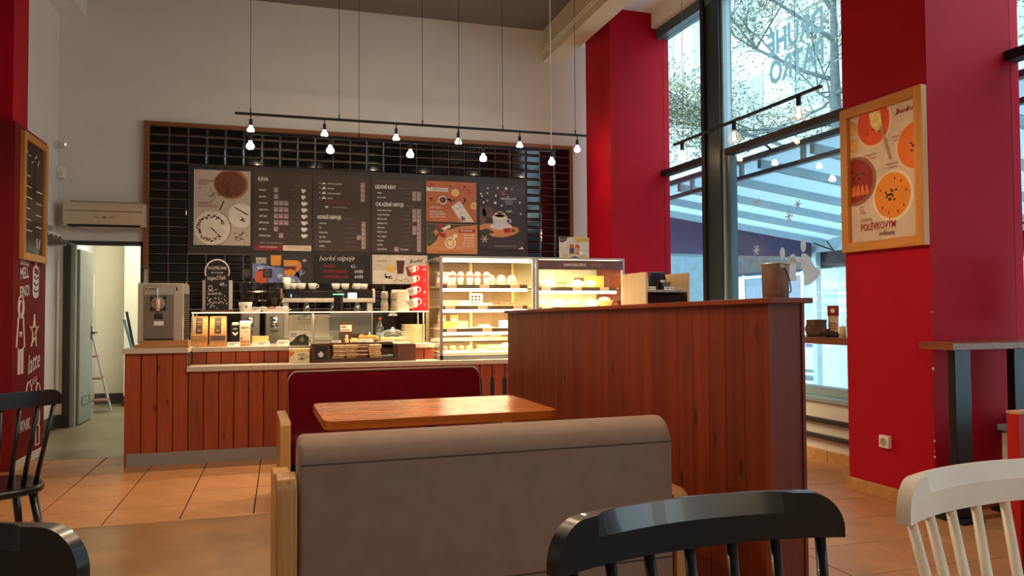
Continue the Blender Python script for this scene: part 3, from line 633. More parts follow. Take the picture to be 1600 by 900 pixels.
obj('cabinet', MB().box(0, 0.06, -0.16, 0.16, 0, 0.42), white_plastic, eb, bev=0.004); obj('lock', MB().cyl((0.06, -0.10, 0.2), (0.085, -0.10, 0.2), 0.012, None, 8).box(0.065, 0.075, -0.125, -0.085, 0.13, 0.19), dark_metal, eb)
ld = thing('step_ladder', 'folded aluminium step ladder leaning in the store room', 'ladder', (-2.20, 10.6, 0))
obj('stile', MB().cyl((0.0, -0.15, 0.0), (-0.16, 0.05, 1.18), 0.018, None, 6), alu, ld); obj('stile', MB().cyl((0.16, 0.15, 0.0), (-0.12, 0.2, 1.18), 0.018, None, 6), alu, ld)
for k in range(4): z = 0.14 + 0.27 * k; f_ = z / 1.18; obj('tread', MB().box(-0.16 * f_ - 0.02, 0.16 - 0.28 * f_ + 0.02, -0.12 + 0.2 * f_, 0.12 + 0.06 * f_, z, z + 0.022), P('worn_tread', (150, 110, 92), 0.7), ld)
obj('rear_leg', MB().cyl((-0.15, -0.05, 0.0), (-0.16, 0.05, 1.15), 0.012, None, 6), alu, ld)
for lb, c_, x0_, x1_ in (('blue broom handle leaning behind the left end of the counter', (120, 190, 215), -1.51, -1.37), ('dark mop handle leaning behind the left end of the counter', (58, 34, 34), -1.50, -1.42)):
    o = thing('broom' if 'blue' in lb else 'mop', lb, 'broom' if 'blue' in lb else 'mop', (x0_, 8.55 if 'blue' in lb else 8.62, 0))
    zt = 1.16 if 'blue' in lb else 1.24
    obj('handle', MB().cyl((x1_ - x0_ + 0.14, 0.0, 0.06), (0, 0, zt), 0.013, None, 8), P('handle_' + str(c_[0]), c_, 0.4), o)
    obj('head', MB().box(x1_ - x0_ + 0.02, x1_ - x0_ + 0.28, -0.03, 0.03, 0.0, 0.07), P('bristles', (60, 70, 80), 0.9), o, bev=0.01)

# ------------------------------------------------------------------ slush machine and tray
sm = thing('frozen_drink_machine', 'stainless steel frozen drink machine at the left end of the counter', 'drink machine', (-0.96, 7.0, 0.94))
obj('body', MB().box(-0.175, 0.175, 0, 0.45, 0.03, 0.535), steel, sm, bev=0.006)
obj('front_panel', MB().box(-0.13, 0.105, -0.012, 0.0, 0.04, 0.515), P('grey_front', (128, 118, 108), 0.4, metal=0.6), sm, bev=0.004)
obj('control_plate', MB().box(-0.125, 0.10, -0.018, -0.012, 0.435, 0.51), P('control_steel', (186, 178, 166), 0.3, metal=0.6), sm, bev=0.006)
sw = MB()
for k in range(4): sw.box(-0.09 + 0.011 * k, -0.083 + 0.011 * k, -0.0195, -0.0175, 0.475, 0.49)
sw.box(-0.112, -0.104, -0.0195, -0.0175, 0.475, 0.495).box(-0.045, -0.037, -0.0195, -0.0175, 0.475, 0.495).box(0.118, 0.130, -0.006, 0.001, 0.47, 0.50)
obj('switches', sw, print_black, sm)
dd = obj('dispensing_door', MB().cyl((-0.015, -0.012, 0.365), (-0.015, -0.040, 0.365), 0.055, None, 20), P('door_plastic', (150, 140, 130), 0.3), sm, bev=0.004)
obj('door_ring', MB().tube([(-0.015 + 0.056 * cos(a), -0.03, 0.365 + 0.056 * sin(a)) for a in [2 * pi * i / 20 for i in range(21)]], 0.006, 6), black_matt, dd)
for sx in (-1, 1):
    for sz in (-1, 1): obj('knob', MB().cyl((-0.015 + sx * 0.052, -0.012, 0.365 + sz * 0.048), (-0.015 + sx * 0.052, -0.05, 0.365 + sz * 0.048), 0.010, None, 8), black_matt, dd)
obj('tap', MB().cyl((-0.015, -0.055, 0.30), (-0.015, -0.055, 0.40), 0.017, 0.015, 12), P('tap_pink', (214, 176, 158), 0.4), sm, smooth=True)
obj('lever', MB().cyl((-0.015, -0.055, 0.40), (-0.02, -0.045, 0.485), 0.006, 0.010, 8).cyl((-0.09, -0.05, 0.375), (-0.02, -0.05, 0.37), 0.006, None, 8), chrome, sm)
obj('badge', MB().box(-0.048, 0.018, -0.014, -0.011, 0.232, 0.275), print_black, sm); obj('badge', MB().box(-0.05, 0.025, -0.014, -0.011, 0.18, 0.215), paper, sm)
gr = MB()
for k in range(22): gr.box(0.175, 0.181, 0.05, 0.40, 0.06 + 0.018 * k, 0.068 + 0.018 * k)
obj('side_grille', gr, black_matt, sm); obj('drip_recess', MB().box(-0.12, 0.10, -0.014, -0.010, 0.045, 0.07), black_matt, sm)
obj('foot', MB().box(-0.16, -0.13, 0.02, 0.06, 0, 0.03).box(0.13, 0.16, 0.02, 0.06, 0, 0.03).box(-0.16, 0.16, 0.38, 0.42, 0, 0.03), black_matt, sm)
tr = thing('wooden_tray', 'shallow wooden tray in front of the frozen drink machine', 'tray', (-0.925, 6.87, 0.94))
obj('base', MB().box(-0.18, 0.19, -0.11, 0.11, 0, 0.012), tray_wood, tr); obj('rim', MB().box(-0.20, 0.21, -0.125, -0.11, 0, 0.028).box(-0.18, 0.2, 0.10, 0.115, 0, 0.055).box(0.19, 0.205, -0.11, 0.11, 0, 0.05).box(-0.195, -0.18, -0.11, 0.11, 0, 0.028), tray_wood, tr, bev=0.003)
bm = thing('black_appliance', 'black blender base hidden behind the frozen drink machine', 'appliance', (-0.93, 7.5, 0.94))
obj('housing', MB().lathe([(0.04, 0), (0.04, 0.10), (0.03, 0.18), (0.03, 0.2)], (0.10, 0, 0), 14), black_gloss, bm, smooth=True)
# ------------------------------------------------------------------ lit glass shelf
gs = thing('glass_shelf', 'long lit glass shelf above the upper worktop', 'shelf', (0, 7.0, 1.215))
obj('pane', MB().box(-0.72, 1.31, 0.02, 0.40, 0.006, 0.014), case_glass, gs)
obj('light_edge', MB().box(-0.72, 1.31, 0.0, 0.02, 0.003, 0.013), led_soft, gs)
for x in (-0.715, 0.28, 1.27):
    for y in (0.06, 0.36): obj('post', MB().cyl((x, y, -0.285), (x, y, 0.006), 0.008, None, 8), alu, gs)
obj('front_pane', MB().box(0.10, 1.27, 0.028, 0.034, -0.27, 0.0), case_glass, gs)
lamp('AREA', (0.3, 0.012, -0.004), POW['shelf'], gs, (1, 0.74, 0.42), size=(2.0, 0.02), name='strip_light')
obj('warming_lamp', MB().lathe([(0.05, -0.03), (0.035, -0.008), (0.012, 0.004)], (1.0, 0.16, 0), 16), alu, gs)
lamp('SPOT', (1.0, 0.16, -0.035), 9.0, gs, (1, 0.8, 0.5), ang=120, blend=0.6, rad=0.03, name='warming_light')
ZS = 1.2292; ZU = 0.930; ZL = 0.786
# ------------------------------------------------------------------ things on the glass shelf
def card(label, x, y, z, w=0.11, h=0.04, lean=0.3):
    t = thing('price_card', label, 'price card', (x, y, z), random.uniform(-0.08, 0.08))
    obj('sheet', MB().prism([(0, 0), (0.004, 0), (0.004 + h * lean, h), (h * lean, h)], -w / 2, w / 2, 'X'), paper, t)
    ln = MB(); 
    for k in range(2): zz = h * (0.68 - 0.3 * k); ln.prism([(-0.001 + zz * lean, zz), (0.001 + zz * lean, zz), (0.001 + (zz + 0.006) * lean, zz + 0.006), (-0.001 + (zz + 0.006) * lean, zz + 0.006)], -w * 0.4, w * (0.35 - 0.3 * k), 'X')
    obj('print', ln, print_grey, t)
    return t
cs = thing('chalk_sign', 'round-topped chalkboard sign for baked snacks standing on the glass shelf', 'sign', (-0.527, 7.12, ZS))
slate = P('slate', (30, 28, 28), 0.7)
obj('board', MB().prism([(-0.095, 0.02)] + [(-0.095, 0.30)] + [(-0.1 * cos(a), 0.35 + 0.105 * sin(a)) for a in [pi * i / 14 for i in range(15)]] + [(0.095, 0.30), (0.095, 0.02)], 0, 0.012, 'Y'), slate, cs)
obj('foot', MB().box(-0.13, 0.13, -0.03, 0.04, 0, 0.02), dark_wood, cs)
stroke(cs, [[(0.098 * cos(a), 0.35 + 0.105 * sin(a)) for a in [-0.35 + (pi + 0.7) * i / 20 for i in range(21)]]], 0.006, name='chalk_ring')
text('ROZPÉKÁME', 0.036, chalk, cs, 0, 0.37, align='CENTER', bold=0.012, sx=0.74); text('do 4 minut', 0.026, chalk, cs, 0, 0.335, align='CENTER', bold=0.012)
text('Vaječňák', 0.048, chalk, cs, -0.01, 0.28, align='CENTER', bold=0.006, tilt=-0.05, shear=0.3); text('49,-', 0.045, chalk, cs, 0.02, 0.225, bold=0.01); text('ke kávě 42,-', 0.032, chalk, cs, -0.075, 0.15, bold=0.012, sx=0.75)
fl = []
for k in range(46):
    a = random.uniform(-0.08, 0.08); b = random.uniform(0.03, 0.135); q = random.uniform(0, 6.28); l = random.uniform(0.006, 0.014); fl.append([(a, b), (a + l * cos(q), b + l * sin(q))])
fl += [arc(-0.055, 0.21, 0.015, 0.02), [(-0.075, 0.185), (-0.03, 0.185)], [(-0.02, 0.19), (0.0, 0.20)]]
stroke(cs, fl, 0.003, name='chalk_flourish')
mh = thing('menu_holder', 'pair of white menu leaflets standing behind the round-topped chalk sign', 'menu', (-0.53, 7.22, ZS))
obj('leaflet', MB().box(-0.125, -0.09, 0, 0.01, 0.0, 0.28), paper, mh); obj('leaflet', MB().box(0.085, 0.122, 0, 0.01, 0.0, 0.28), paper, mh); obj('stand', MB().box(-0.125, 0.122, 0.01, 0.03, 0, 0.012), alu, mh)
cp = thing('paper_cup', 'wide cream paper cup with a card on the glass shelf', 'cup', (-0.295, 7.12, ZS))
obj('cup_body', MB().lathe([(0.045, 0), (0.058, 0.085), (0.055, 0.085), (0.043, 0.004)], n=20), paper, cp, smooth=True); obj('print', MB().box(0.0, 0.02, -0.056, -0.049, 0.035, 0.055), print_tag, cp)
card('small price card leaning on the paper cup', -0.205, 7.06, ZS, 0.08, 0.042)
pl = thing('serving_plate', 'long cream plate with packed snacks on the glass shelf', 'plate', (-0.045, 7.12, ZS))
obj('dish', MB().lathe([(0.09, 0), (0.14, 0.018), (0.138, 0.021), (0.088, 0.005)], n=24, sy=0.5), paper, pl, smooth=True)
for k, (x, c_) in enumerate(((-0.10, (214, 200, 190)), (-0.03, (196, 120, 120)), (0.03, (220, 190, 196)), (0.08, (230, 222, 214)))): 
    o = thing('packed_snack', ('white', 'pink', 'pale pink', 'cream')[k] + ' wrapped snack on the cream plate', 'snack', (-0.045 + x, 7.11, ZS + 0.02)); obj('wrapper', MB().blob((0, 0, 0.014), 0.035, 0.025, 0.014, 8, 0.2), P('wrap%d' % k, c_, 0.3), o); obj('seal', MB().box(0.03, 0.042, -0.012, 0.012, 0.008, 0.018), P('wrap%d' % k, c_, 0.3), o)
# shakers, paper, red cup size board
for lb, x in (('left stack of steel shaker cups on the glass shelf', 0.93), ('right stack of steel shaker cups on the glass shelf', 1.02)):
    t = thing('shaker_stack', lb, 'cups', (x, 7.2, ZS))
    for k in range(3): obj('shaker_cup', MB().lathe([(0.030, 0), (0.036, 0.005), (0.036, 0.06), (0.026, 0.115), (0.024, 0.115)] if k == 0 else [(0.034, 0), (0.036, 0.004), (0.033, 0.03), (0.026, 0.045), (0.022, 0.045)], (0, 0, 0 if k == 0 else 0.095 + 0.022 * k), 16), steel, t, smooth=True)
nt_ = thing('notice_sheet', 'white lined notice sheet behind the shaker cups', 'notice', (1.10, 7.34, ZS)); obj('sheet', MB().box(-0.085, 0.085, 0, 0.004, 0, 0.205), paper, nt_)
ln = MB()
for k in range(10): ln.box(-0.06, 0.06, -0.001, 0.0, 0.03 + 0.016 * k, 0.034 + 0.016 * k)
obj('print', ln, print_grey, nt_)
rb = thing('cup_size_board', 'red board with four white cups showing the cup sizes', 'sign', (1.225, 7.06, ZS))
obj('board', MB().box(-0.07, 0.092, 0, 0.01, 0.0, 0.42), P('bright_red', (206, 18, 34), 0.4), rb, bev=0.003)
for k, (z, s_, lt) in enumerate(((0.03, 1.25, 'L'), (0.145, 1.12, 'M'), (0.255, 0.98, 'S'), (0.355, 0.82, 'XS'))):
    c_ = obj('cup', MB().lathe([(0.022 * s_, 0), (0.03 * s_, 0.006), (0.045 * s_, 0.065 * s_), (0.041 * s_, 0.065 * s_), (0.02 * s_, 0.01)], (0, 0, 0), 18), white_plastic, rb, smooth=True, loc=(-0.055, -0.055 * s_, z)); c_.rotation_euler = (0, -0.28, 0)
    obj('cup_handle', MB().tube([(0.040 * s_ + 0.026 * s_ * sin(a), 0, 0.034 * s_ + 0.021 * s_ * cos(a)) for a in [pi * i / 8 for i in range(9)]], 0.005, 6), white_plastic, c_, smooth=True)
    text(lt, 0.03, print_white, rb, 0.055, z + 0.02, -0.004, 'CENTER', 0.01)
# ------------------------------------------------------------------ things on the upper worktop
kraft = P('kraft_paper', (202, 148, 86), 0.7, var=0.1, scale=20); dark_label = P('dark_label', (44, 34, 36), 0.5)
for lb, x, gm in (('kraft granola pouch nearest the frozen drink machine', -0.665, (170, 120, 70)), ('kraft granola pouch beside the black carton', -0.515, (96, 70, 76))):
    t = thing('granola_pouch', lb, 'pouch', (x, 7.10, ZU))
    obj('bag', MB().prism([(-0.045, 0), (0.045, 0), (0.05, 0.10), (0.006, 0.265), (-0.006, 0.265), (-0.05, 0.10)], -0.068, 0.068, 'X'), kraft, t, bev=0.006)
    def fz(z): return -0.05 + (z - 0.10) * 0.044 / 0.165
    obj('label', MB().prism([(fz(0.115) - 0.004, 0.115), (fz(0.115) + 0.002, 0.115), (fz(0.25) + 0.002, 0.25), (fz(0.25) - 0.004, 0.25)], -0.026, 0.026, 'X'), dark_label, t, bev=0.002)
    for hw, za, zb in ((0.017, 0.19, 0.196), (0.017, 0.208, 0.218), (0.012, 0.130, 0.150)): obj('label_print', MB().box(-hw, hw, fz(za) - 0.007, fz(za) - 0.003, za, zb), tray_wood, t)
    win = obj('window', MB().box(-0.06, 0.06, -0.0515, -0.049, 0.055, 0.098), P('granola_%d' % gm[2], gm, 0.6, var=0.6, scale=120), t)
ctm = P('black_carton', (26, 26, 28), 0.35)
t = thing('drink_carton', 'black carton with a white heart mark beside the granola pouches', 'carton', (-0.378, 7.16, ZU))
obj('carton', MB().box(-0.038, 0.038, -0.035, 0.035, 0, 0.185), ctm, t, bev=0.003); obj('cap', MB().lathe([(0.03, 0.185), (0.03, 0.2), (0.026, 0.208)], n=14), paper, t)
obj('emblem', MB().prism([(-0.026, 0.12), (-0.018, 0.125), (0, 0.112), (0.018, 0.125), (0.026, 0.12), (0.006, 0.092), (0, 0.096), (-0.006, 0.092)], -0.037, -0.0355, 'Y').prism([(-0.024, 0.145), (0, 0.158), (0.024, 0.145), (0, 0.150)], -0.037, -0.0355, 'Y'), print_white, t)
t = thing('milk_carton', 'cream milk carton with orange pictures beside the black carton', 'carton', (-0.295, 7.10, ZU))
obj('carton', MB().box(-0.042, 0.042, -0.04, 0.04, 0, 0.205), P('carton_cream', (226, 206, 172), 0.4), t, bev=0.003); obj('gable', MB().prism([(-0.04, 0.205), (0.04, 0.205), (0, 0.222)], -0.042, 0.042, 'X'), paper, t)
text('alpro', 0.034, print_black, t, 0, 0.155, -0.0415, 'CENTER', 0.01, 0.95); text('BARISTA', 0.014, print_grey, t, 0, 0.125, -0.0415, 'CENTER')
oc = MB()
for k in range(7): oc.prism(ell(-0.026 + 0.026 * (k % 3), 0.015 + 0.027 * (k // 3), 0.012, 0.011, 10), -0.0415, -0.0402, 'Y')
obj('picture', oc, P('almond_print', (196, 130, 70), 0.5), t)
t = thing('sachet_box', 'box of pale yellow sachets beside the milk carton', 'box', (-0.165, 7.13, ZU))
obj('tray', MB().box(-0.075, 0.07, -0.04, 0.06, 0, 0.03), paper, t)
for k in range(7): obj('sachet', MB().box(-0.07, 0.065, -0.035 + 0.013 * k, -0.026 + 0.013 * k, 0.01, 0.085 - 0.003 * (k % 2)), P('sachet_yellow', (232, 206, 130), 0.5), t)
card('price card in front of the black carton', -0.385, 7.03, ZU, 0.10); card('price card in front of the yellow sachets', -0.14, 7.03, ZU, 0.10); 
t = thing('napkin_basket', 'small basket of wrapped biscuits at the end of the upper worktop', 'basket', (0.025, 7.08, ZU)); obj('dish', MB().lathe([(0.045, 0), (0.06, 0.03), (0.056, 0.03), (0.042, 0.005)], n=16), paper, t, smooth=True)
for k in range(4): obj('biscuit', MB().blob((-0.03 + 0.02 * k, 0.01 * (k % 2), 0.038), 0.022, 0.016, 0.013, 8, 0.15), P('biscuit_wrap', (222, 186, 140), 0.4), t)
card('price card in front of the biscuit basket', 0.025, 7.01, ZU, 0.10, 0.045)
card('price card by the pastry tray', 0.48, 7.02, ZU, 0.08, 0.04); card('price card before the croissants', 0.74, 7.0, ZU, 0.12, 0.05); card('second price card before the croissants', 0.64, 7.0, ZU, 0.07, 0.03)
card('bright price card under the glass dome', 0.93, 7.0, ZU, 0.11, 0.035)
t = thing('counter_screen', 'glass fronted payment counter frame behind the picture box', 'screen', (0.38, 7.18, ZU)); obj('pane', MB().prism([(-0.005, 0.02), (0.0, 0.02), (0.07, 0.115), (0.065, 0.115)], -0.14, 0.16, 'X'), clear, t); obj('frame', MB().box(-0.145, 0.165, -0.01, 0.10, 0, 0.02).box(-0.145, 0.165, 0.06, 0.075, 0.112, 0.12), alu, t)
t = thing('sign_stand', 'wooden clip stand holding a red and white notice', 'sign', (0.575, 7.15, ZU)); obj('stand', MB().box(-0.06, 0.06, 0.0, 0.02, 0, 0.20), dark_wood, t, bev=0.003); pn = obj('notice', MB().box(-0.052, 0.048, -0.005, 0.0, 0.115, 0.175), paper, t)
obj('notice_print', MB().box(-0.045, 0.0, -0.007, -0.005, 0.15, 0.165).box(-0.045, 0.03, -0.007, -0.005, 0.125, 0.135), print_red, t)
t = thing('figurine', 'little cream figurine in front of the wooden clip stand', 'figurine', (0.575, 7.08, ZU)); obj('figure', MB().lathe([(0.022, 0), (0.022, 0.01), (0.014, 0.03), (0.017, 0.045), (0.008, 0.056), (0.014, 0.07), (0.011, 0.082), (0.003, 0.088)], n=12), P('figurine_cream', (236, 214, 178), 0.5), t, smooth=True); obj('arm', MB().cyl((-0.024, 0, 0.05), (0.024, 0, 0.04), 0.005, None, 6), P('figurine_cream', (236, 214, 178), 0.5), t)
crust = P('pastry_crust', (222, 160, 82), 0.6, var=0.3, scale=30, bump=0.2, bscale=60); pale_crust = P('pale_pastry', (240, 204, 140), 0.6, var=0.2, scale=30)
def croissant(lb, loc, rz, mt, s=1.0, grp=None):
    t = thing('croissant', lb, 'pastry', loc, rz, grp); mb = MB()
    pth = [(0.055 * s * cos(a), 0.03 * s * sin(a), 0.02 * s + 0.008 * s * sin(a)) for a in [pi * i / 8 for i in range(9)]]
    obj('dough', mb.tube(pth, [0.006 * s, 0.013 * s, 0.019 * s, 0.021 * s, 0.023 * s, 0.021 * s, 0.019 * s, 0.013 * s, 0.006 * s], 8), mt, t, smooth=True)
    rg = MB()
    for i in (2, 3, 5, 6): p = Vector(pth[i]); rg.tube([p + Vector((0, 0.021 * s * cos(b), 0.021 * s * sin(b))) for b in [pi * j / 6 for j in range(7)]], 0.003 * s, 5)
    obj('ridge', rg, mt, t); return t
for k, (x, y, z) in enumerate(((0.70, 7.12, 0), (0.78, 7.16, 0), (0.74, 7.12, 0.032), (0.66, 7.17, 0.0), (0.80, 7.10, 0.028))): croissant(NTH[k] + ' golden croissant of the pile before the black screen, counted from the left base', (x, y, ZU + z), 0.7 * k, pale_crust if k % 2 else crust, 1.1, 'croissants on the upper worktop')
dm = thing('glass_dome', 'glass dome glowing over rolls on the upper worktop', 'dome', (1.00, 7.16, ZU)); obj('plate', MB().lathe([(0.14, 0), (0.155, 0.012), (0.15, 0.014)], n=24), paper, dm); obj('cover', MB().lathe([(0.14, 0.014), (0.138, 0.05), (0.115, 0.095), (0.06, 0.125), (0.015, 0.132), (0.015, 0.15), (0.004, 0.15)], n=24), clear, dm, smooth=True)
for k in range(5): croissant(NTH[k] + ' roll around the plate under the glass dome', (1.0 + 0.07 * cos(k * 1.3), 7.15 + 0.07 * sin(k * 1.3), ZU + 0.014), k, pale_crust, 0.9, 'rolls under the glass dome')
ps = thing('plate_stack', 'stack of cream plates beside the display case', 'plates', (1.22, 7.33, ZU))
for k in range(11): obj('plate', MB().lathe([(0.07, 0), (0.115, 0.012), (0.113, 0.015), (0.068, 0.004)], (0, 0, 0.0155 * k), 22), P('cream_china', (236, 222, 188), 0.3), ps, smooth=True)
bt = thing('water_bottle', 'clear water bottle with a red cap behind the croissants', 'bottle', (0.93, 7.55, ZU)); obj('bottle', MB().lathe([(0.038, 0), (0.04, 0.02), (0.04, 0.13), (0.016, 0.19), (0.014, 0.215)], n=16), clear, bt, smooth=True); obj('cap', MB().lathe([(0.016, 0.215), (0.016, 0.24)], n=12), P('cap_red', (200, 60, 60), 0.4), bt); obj('label', MB().lathe([(0.0405, 0.05), (0.0405, 0.09)], n=16), P('label_blue', (150, 186, 214), 0.5), bt)
# ------------------------------------------------------------------ things on the low front ledge
t = thing('picture_box', 'white box with a dark landscape picture standing above the cream drink box', 'box', (0.155, 6.965, ZU)); 
obj('box', MB().box(-0.08, 0.085, 0, 0.025, 0.0, 0.125), paper, t); pic(t, 'picture', [(-0.078, 0.004), (0.083, 0.004), (0.083, 0.075), (0.05, 0.10), (0.02, 0.098), (-0.02, 0.08), (-0.05, 0.045), (-0.078, 0.03)], P('dark_green_print', (44, 50, 40), 0.5, var=0.6, scale=60)); pic(t, 'highlight', [(0.0, 0.05), (0.03, 0.085), (0.045, 0.05), (0.03, 0.03)], print_grey, 2); pics(t, 'print', [rect(-0.07, 0.105 - 0.014 * k, -0.02, 0.112 - 0.014 * k) for k in range(3)], print_grey); pic(t, 'badge', ell(0.06, 0.108, 0.016, 0.012), P('badge_yellow', (226, 190, 90), 0.5), 2)
t.location.z = 0.9302
t = thing('drink_box', 'cream drink box with black lettering on the low ledge', 'box', (0.158, 6.85, ZL)); obj('box', MB().box(-0.085, 0.085, 0, 0.09, 0, 0.122), P('box_cream', (236, 220, 178), 0.5), t, bev=0.002)
text('YUZU', 0.032, print_black, t, 0.02, 0.06, align='CENTER', bold=0.015); text('LIMO', 0.032, print_black, t, 0.02, 0.028, align='CENTER', bold=0.015); pic(t, 'lid_print', rect(-0.085, 0.098, 0.085, 0.12), P('lemon_print', (240, 206, 120), 0.5, var=0.3, scale=40)); pic(t, 'orange_print', [(-0.085, 0.05), (-0.055, 0.068), (-0.035, 0.098), (-0.085, 0.098)], P('orange_print', (226, 120, 50), 0.5)); pic(t, 'fruit_print', ell(0.068, 0.055, 0.012, 0.012), P('fruit_print', (176, 170, 70), 0.5))
cr = thing('sandwich_crate', 'dark wooden crate full of packed sandwiches on the low ledge', 'crate', (0.62, 6.86, ZL))
obj('side', MB().box(-0.365, -0.21, -0.03, 0.13, 0, 0.165), dark_wood, cr, bev=0.002); obj('side', MB().box(0.355, 0.37, -0.03, 0.13, 0, 0.15), dark_wood, cr); obj('back', MB().box(-0.21, 0.355, 0.115, 0.13, 0, 0.165), dark_wood, cr); obj('front', MB().box(-0.21, 0.355, -0.03, -0.018, 0, 0.035), dark_wood, cr); obj('floor_board', MB().box(-0.21, 0.355, -0.018, 0.115, 0.0, 0.012), dark_wood, cr)
sg = obj('shop_sign', MB().box(-0.335, -0.235, -0.036, -0.03, 0.028, 0.135), print_black, cr); obj('emblem', MB().prism(ell(-0.285, 0.07, 0.024, 0.022, 14), -0.038, -0.036, 'Y').prism([(-0.315, 0.075), (-0.30, 0.085), (-0.30, 0.06)], -0.038, -0.036, 'Y').prism([(-0.255, 0.075), (-0.27, 0.085), (-0.27, 0.06)], -0.038, -0.036, 'Y').prism(rect(-0.295, 0.093, -0.275, 0.097), -0.038, -0.036, 'Y'), chalk, sg)
bread = P('sandwich_bread', (206, 158, 108), 0.6, var=0.25, scale=40); dbread = P('rye_bread', (128, 80, 58), 0.6, var=0.25, scale=40); fill = P('sandwich_filling', (222, 190, 150), 0.6, var=0.4, scale=50)
for lb, xs_, ncol, mt in (('baguette sandwich in the left stack of the crate', -0.13, 2, bread), ('rye sandwich in the middle stack of the crate', 0.07, 1, dbread), ('toast sandwich in the right stack of the crate', 0.18, 1, fill)):
    for c_ in range(ncol):
        for r_ in range(4 if ncol == 2 else 4):
            o = thing('sandwich', lb + (', ' + ('left', 'right')[c_] + ' column' if ncol == 2 else '') + ', ' + NTH[r_] + ' from the bottom', 'sandwich', (0.62 + xs_ + 0.115 * c_ + random.uniform(-0.008, 0.008), 6.86 + 0.045, ZL + 0.012 + 0.034 * r_), random.uniform(-0.15, 0.15), 'sandwiches in the crate')
            obj('bread', MB().box(-0.052, 0.052, -0.05, 0.05, 0.001, 0.011).box(-0.052, 0.052, -0.05, 0.05, 0.020, 0.032), mt, o, bev=0.005); obj('filling', MB().box(-0.05, 0.05, -0.052, 0.048, 0.011, 0.020), fill if mt != fill else crust, o)
o = thing('green_packet', 'dark packet with a green stripe at the right end of the sandwich crate', 'packet', (0.905, 6.905, ZL + 0.012)); obj('packet', MB().box(-0.065, 0.06, -0.045, 0.045, 0, 0.045), black_gloss, o, bev=0.004); obj('stripe', MB().box(-0.06, 0.055, -0.047, -0.045, 0.028, 0.042), P('mint_print', (150, 186, 160), 0.5), o)
o = thing('wooden_box', 'plain brown wooden box beside the sandwich crate', 'box', (1.078, 6.86, ZL)); obj('box', MB().box(-0.082, 0.082, -0.03, 0.10, 0, 0.15), P('brown_box', (112, 66, 44), 0.6), o, bev=0.002); obj('lid', MB().box(-0.08, 0.06, -0.028, 0.098, 0.15, 0.156), P('cream_cloth', (226, 200, 160), 0.7), o)
# ------------------------------------------------------------------ coffee machines on the back counter
gbody = P('grinder_grey', (150, 146, 134), 0.35, metal=0.4)
for lb, x, sx_ in (('left coffee grinder with a smoked hopper', -0.29, -0.33), ('right coffee grinder with a smoked hopper', -0.06, -0.127)):
    t = thing('coffee_grinder', lb, 'coffee grinder', (x, 8.06, 0.90))
    obj('body', MB().box(-0.085, 0.095, -0.06, 0.11, 0, 0.37), gbody, t, bev=0.02, seg=3); obj('hopper', MB().lathe([(0.05, 0.37), (0.06, 0.40), (0.10, 0.50), (0.105, 0.60), (0.10, 0.62)], n=18), smoke, t, smooth=True)
    obj('beans', MB().lathe([(0.045, 0.372), (0.055, 0.40), (0.085, 0.46), (0.01, 0.47)], n=16), P('coffee_beans', (46, 24, 14), 0.6, var=0.5, scale=90), t); obj('spout', MB().lathe([(0.03, 0.16), (0.04, 0.2), (0.045, 0.28)], (0.0, -0.08, 0), 12), chrome, t, smooth=True); obj('fork', MB().box(-0.04, 0.04, -0.13, -0.06, 0.15, 0.17), chrome, t)
    o = thing('origin_sign', 'small dark sign above the ' + ('left' if x < -0.2 else 'right') + ' coffee grinder', 'sign', (sx_, 8.15, 1.50)); obj('plate', MB().box(-0.045, 0.045, 0, 0.006, 0.075, 0.165), slate, o); obj('stem', MB().box(-0.004, 0.004, 0.002, 0.006, -0.60, 0.08), black_matt, o); pics(o, 'chalk_lines', [rect(-0.035, 0.145 - 0.018 * k, 0.03 - 0.01 * (k % 2), 0.149 - 0.018 * k) for k in range(4)], print_grey)
em = thing('espresso_machine', 'white and black two group espresso machine with cups on top', 'espresso machine', (0.48, 8.25, 0.90))
ew = P('machine_white', (226, 214, 196), 0.3)
obj('lower_body', MB().box(-0.42, 0.42, 0.06, 0.5, 0.05, 0.30), steel, em, bev=0.01); obj('drip_tray', MB().box(-0.45, 0.45, -0.06, 0.10, 0.03, 0.07), steel, em, bev=0.004)
obj('upper_body', MB().box(-0.46, 0.46, 0.0, 0.5, 0.43, 0.545), black_gloss, em, bev=0.008); obj('white_band', MB().box(-0.47, 0.47, -0.02, 0.01, 0.425, 0.468), ew, em, bev=0.006)
for s in (-1, 1): obj('side_cheek', MB().prism([(-0.03, 0.42), (0.5, 0.40), (0.52, 0.56), (-0.01, 0.57), (-0.04, 0.5)], s * 0.47 - 0.012, s * 0.47 + 0.012, 'X'), ew, em, bev=0.006); obj('side_leg', MB().box(s * 0.43 - 0.03, s * 0.43 + 0.03, 0.0, 0.48, 0.0, 0.43), ew, em, bev=0.01)
for x in (-0.22, 0.05, 0.3): gph = obj('group_head', MB().lathe([(0.035, 0.33), (0.04, 0.36), (0.045, 0.43)], (x, 0.05, 0), 14), chrome, em, smooth=True); obj('portafilter', MB().cyl((x, 0.04, 0.34), (x - 0.03, -0.11, 0.325), 0.014, 0.016, 8), black_gloss, gph)
obj('gauge_screen', MB().box(0.20, 0.29, -0.024, -0.018, 0.468, 0.525), emis('screen_glow', (0.75, 0.88, 1.0), 1.6), em); obj('lamp_dot', MB().box(-0.38, -0.37, -0.004, 0.0, 0.48, 0.51), emis('blue_dot', (0.2, 0.4, 1.0), 2.0), em); obj('cup_rail', MB().box(-0.46, 0.46, 0.0, 0.5, 0.545, 0.56), black_gloss, em)
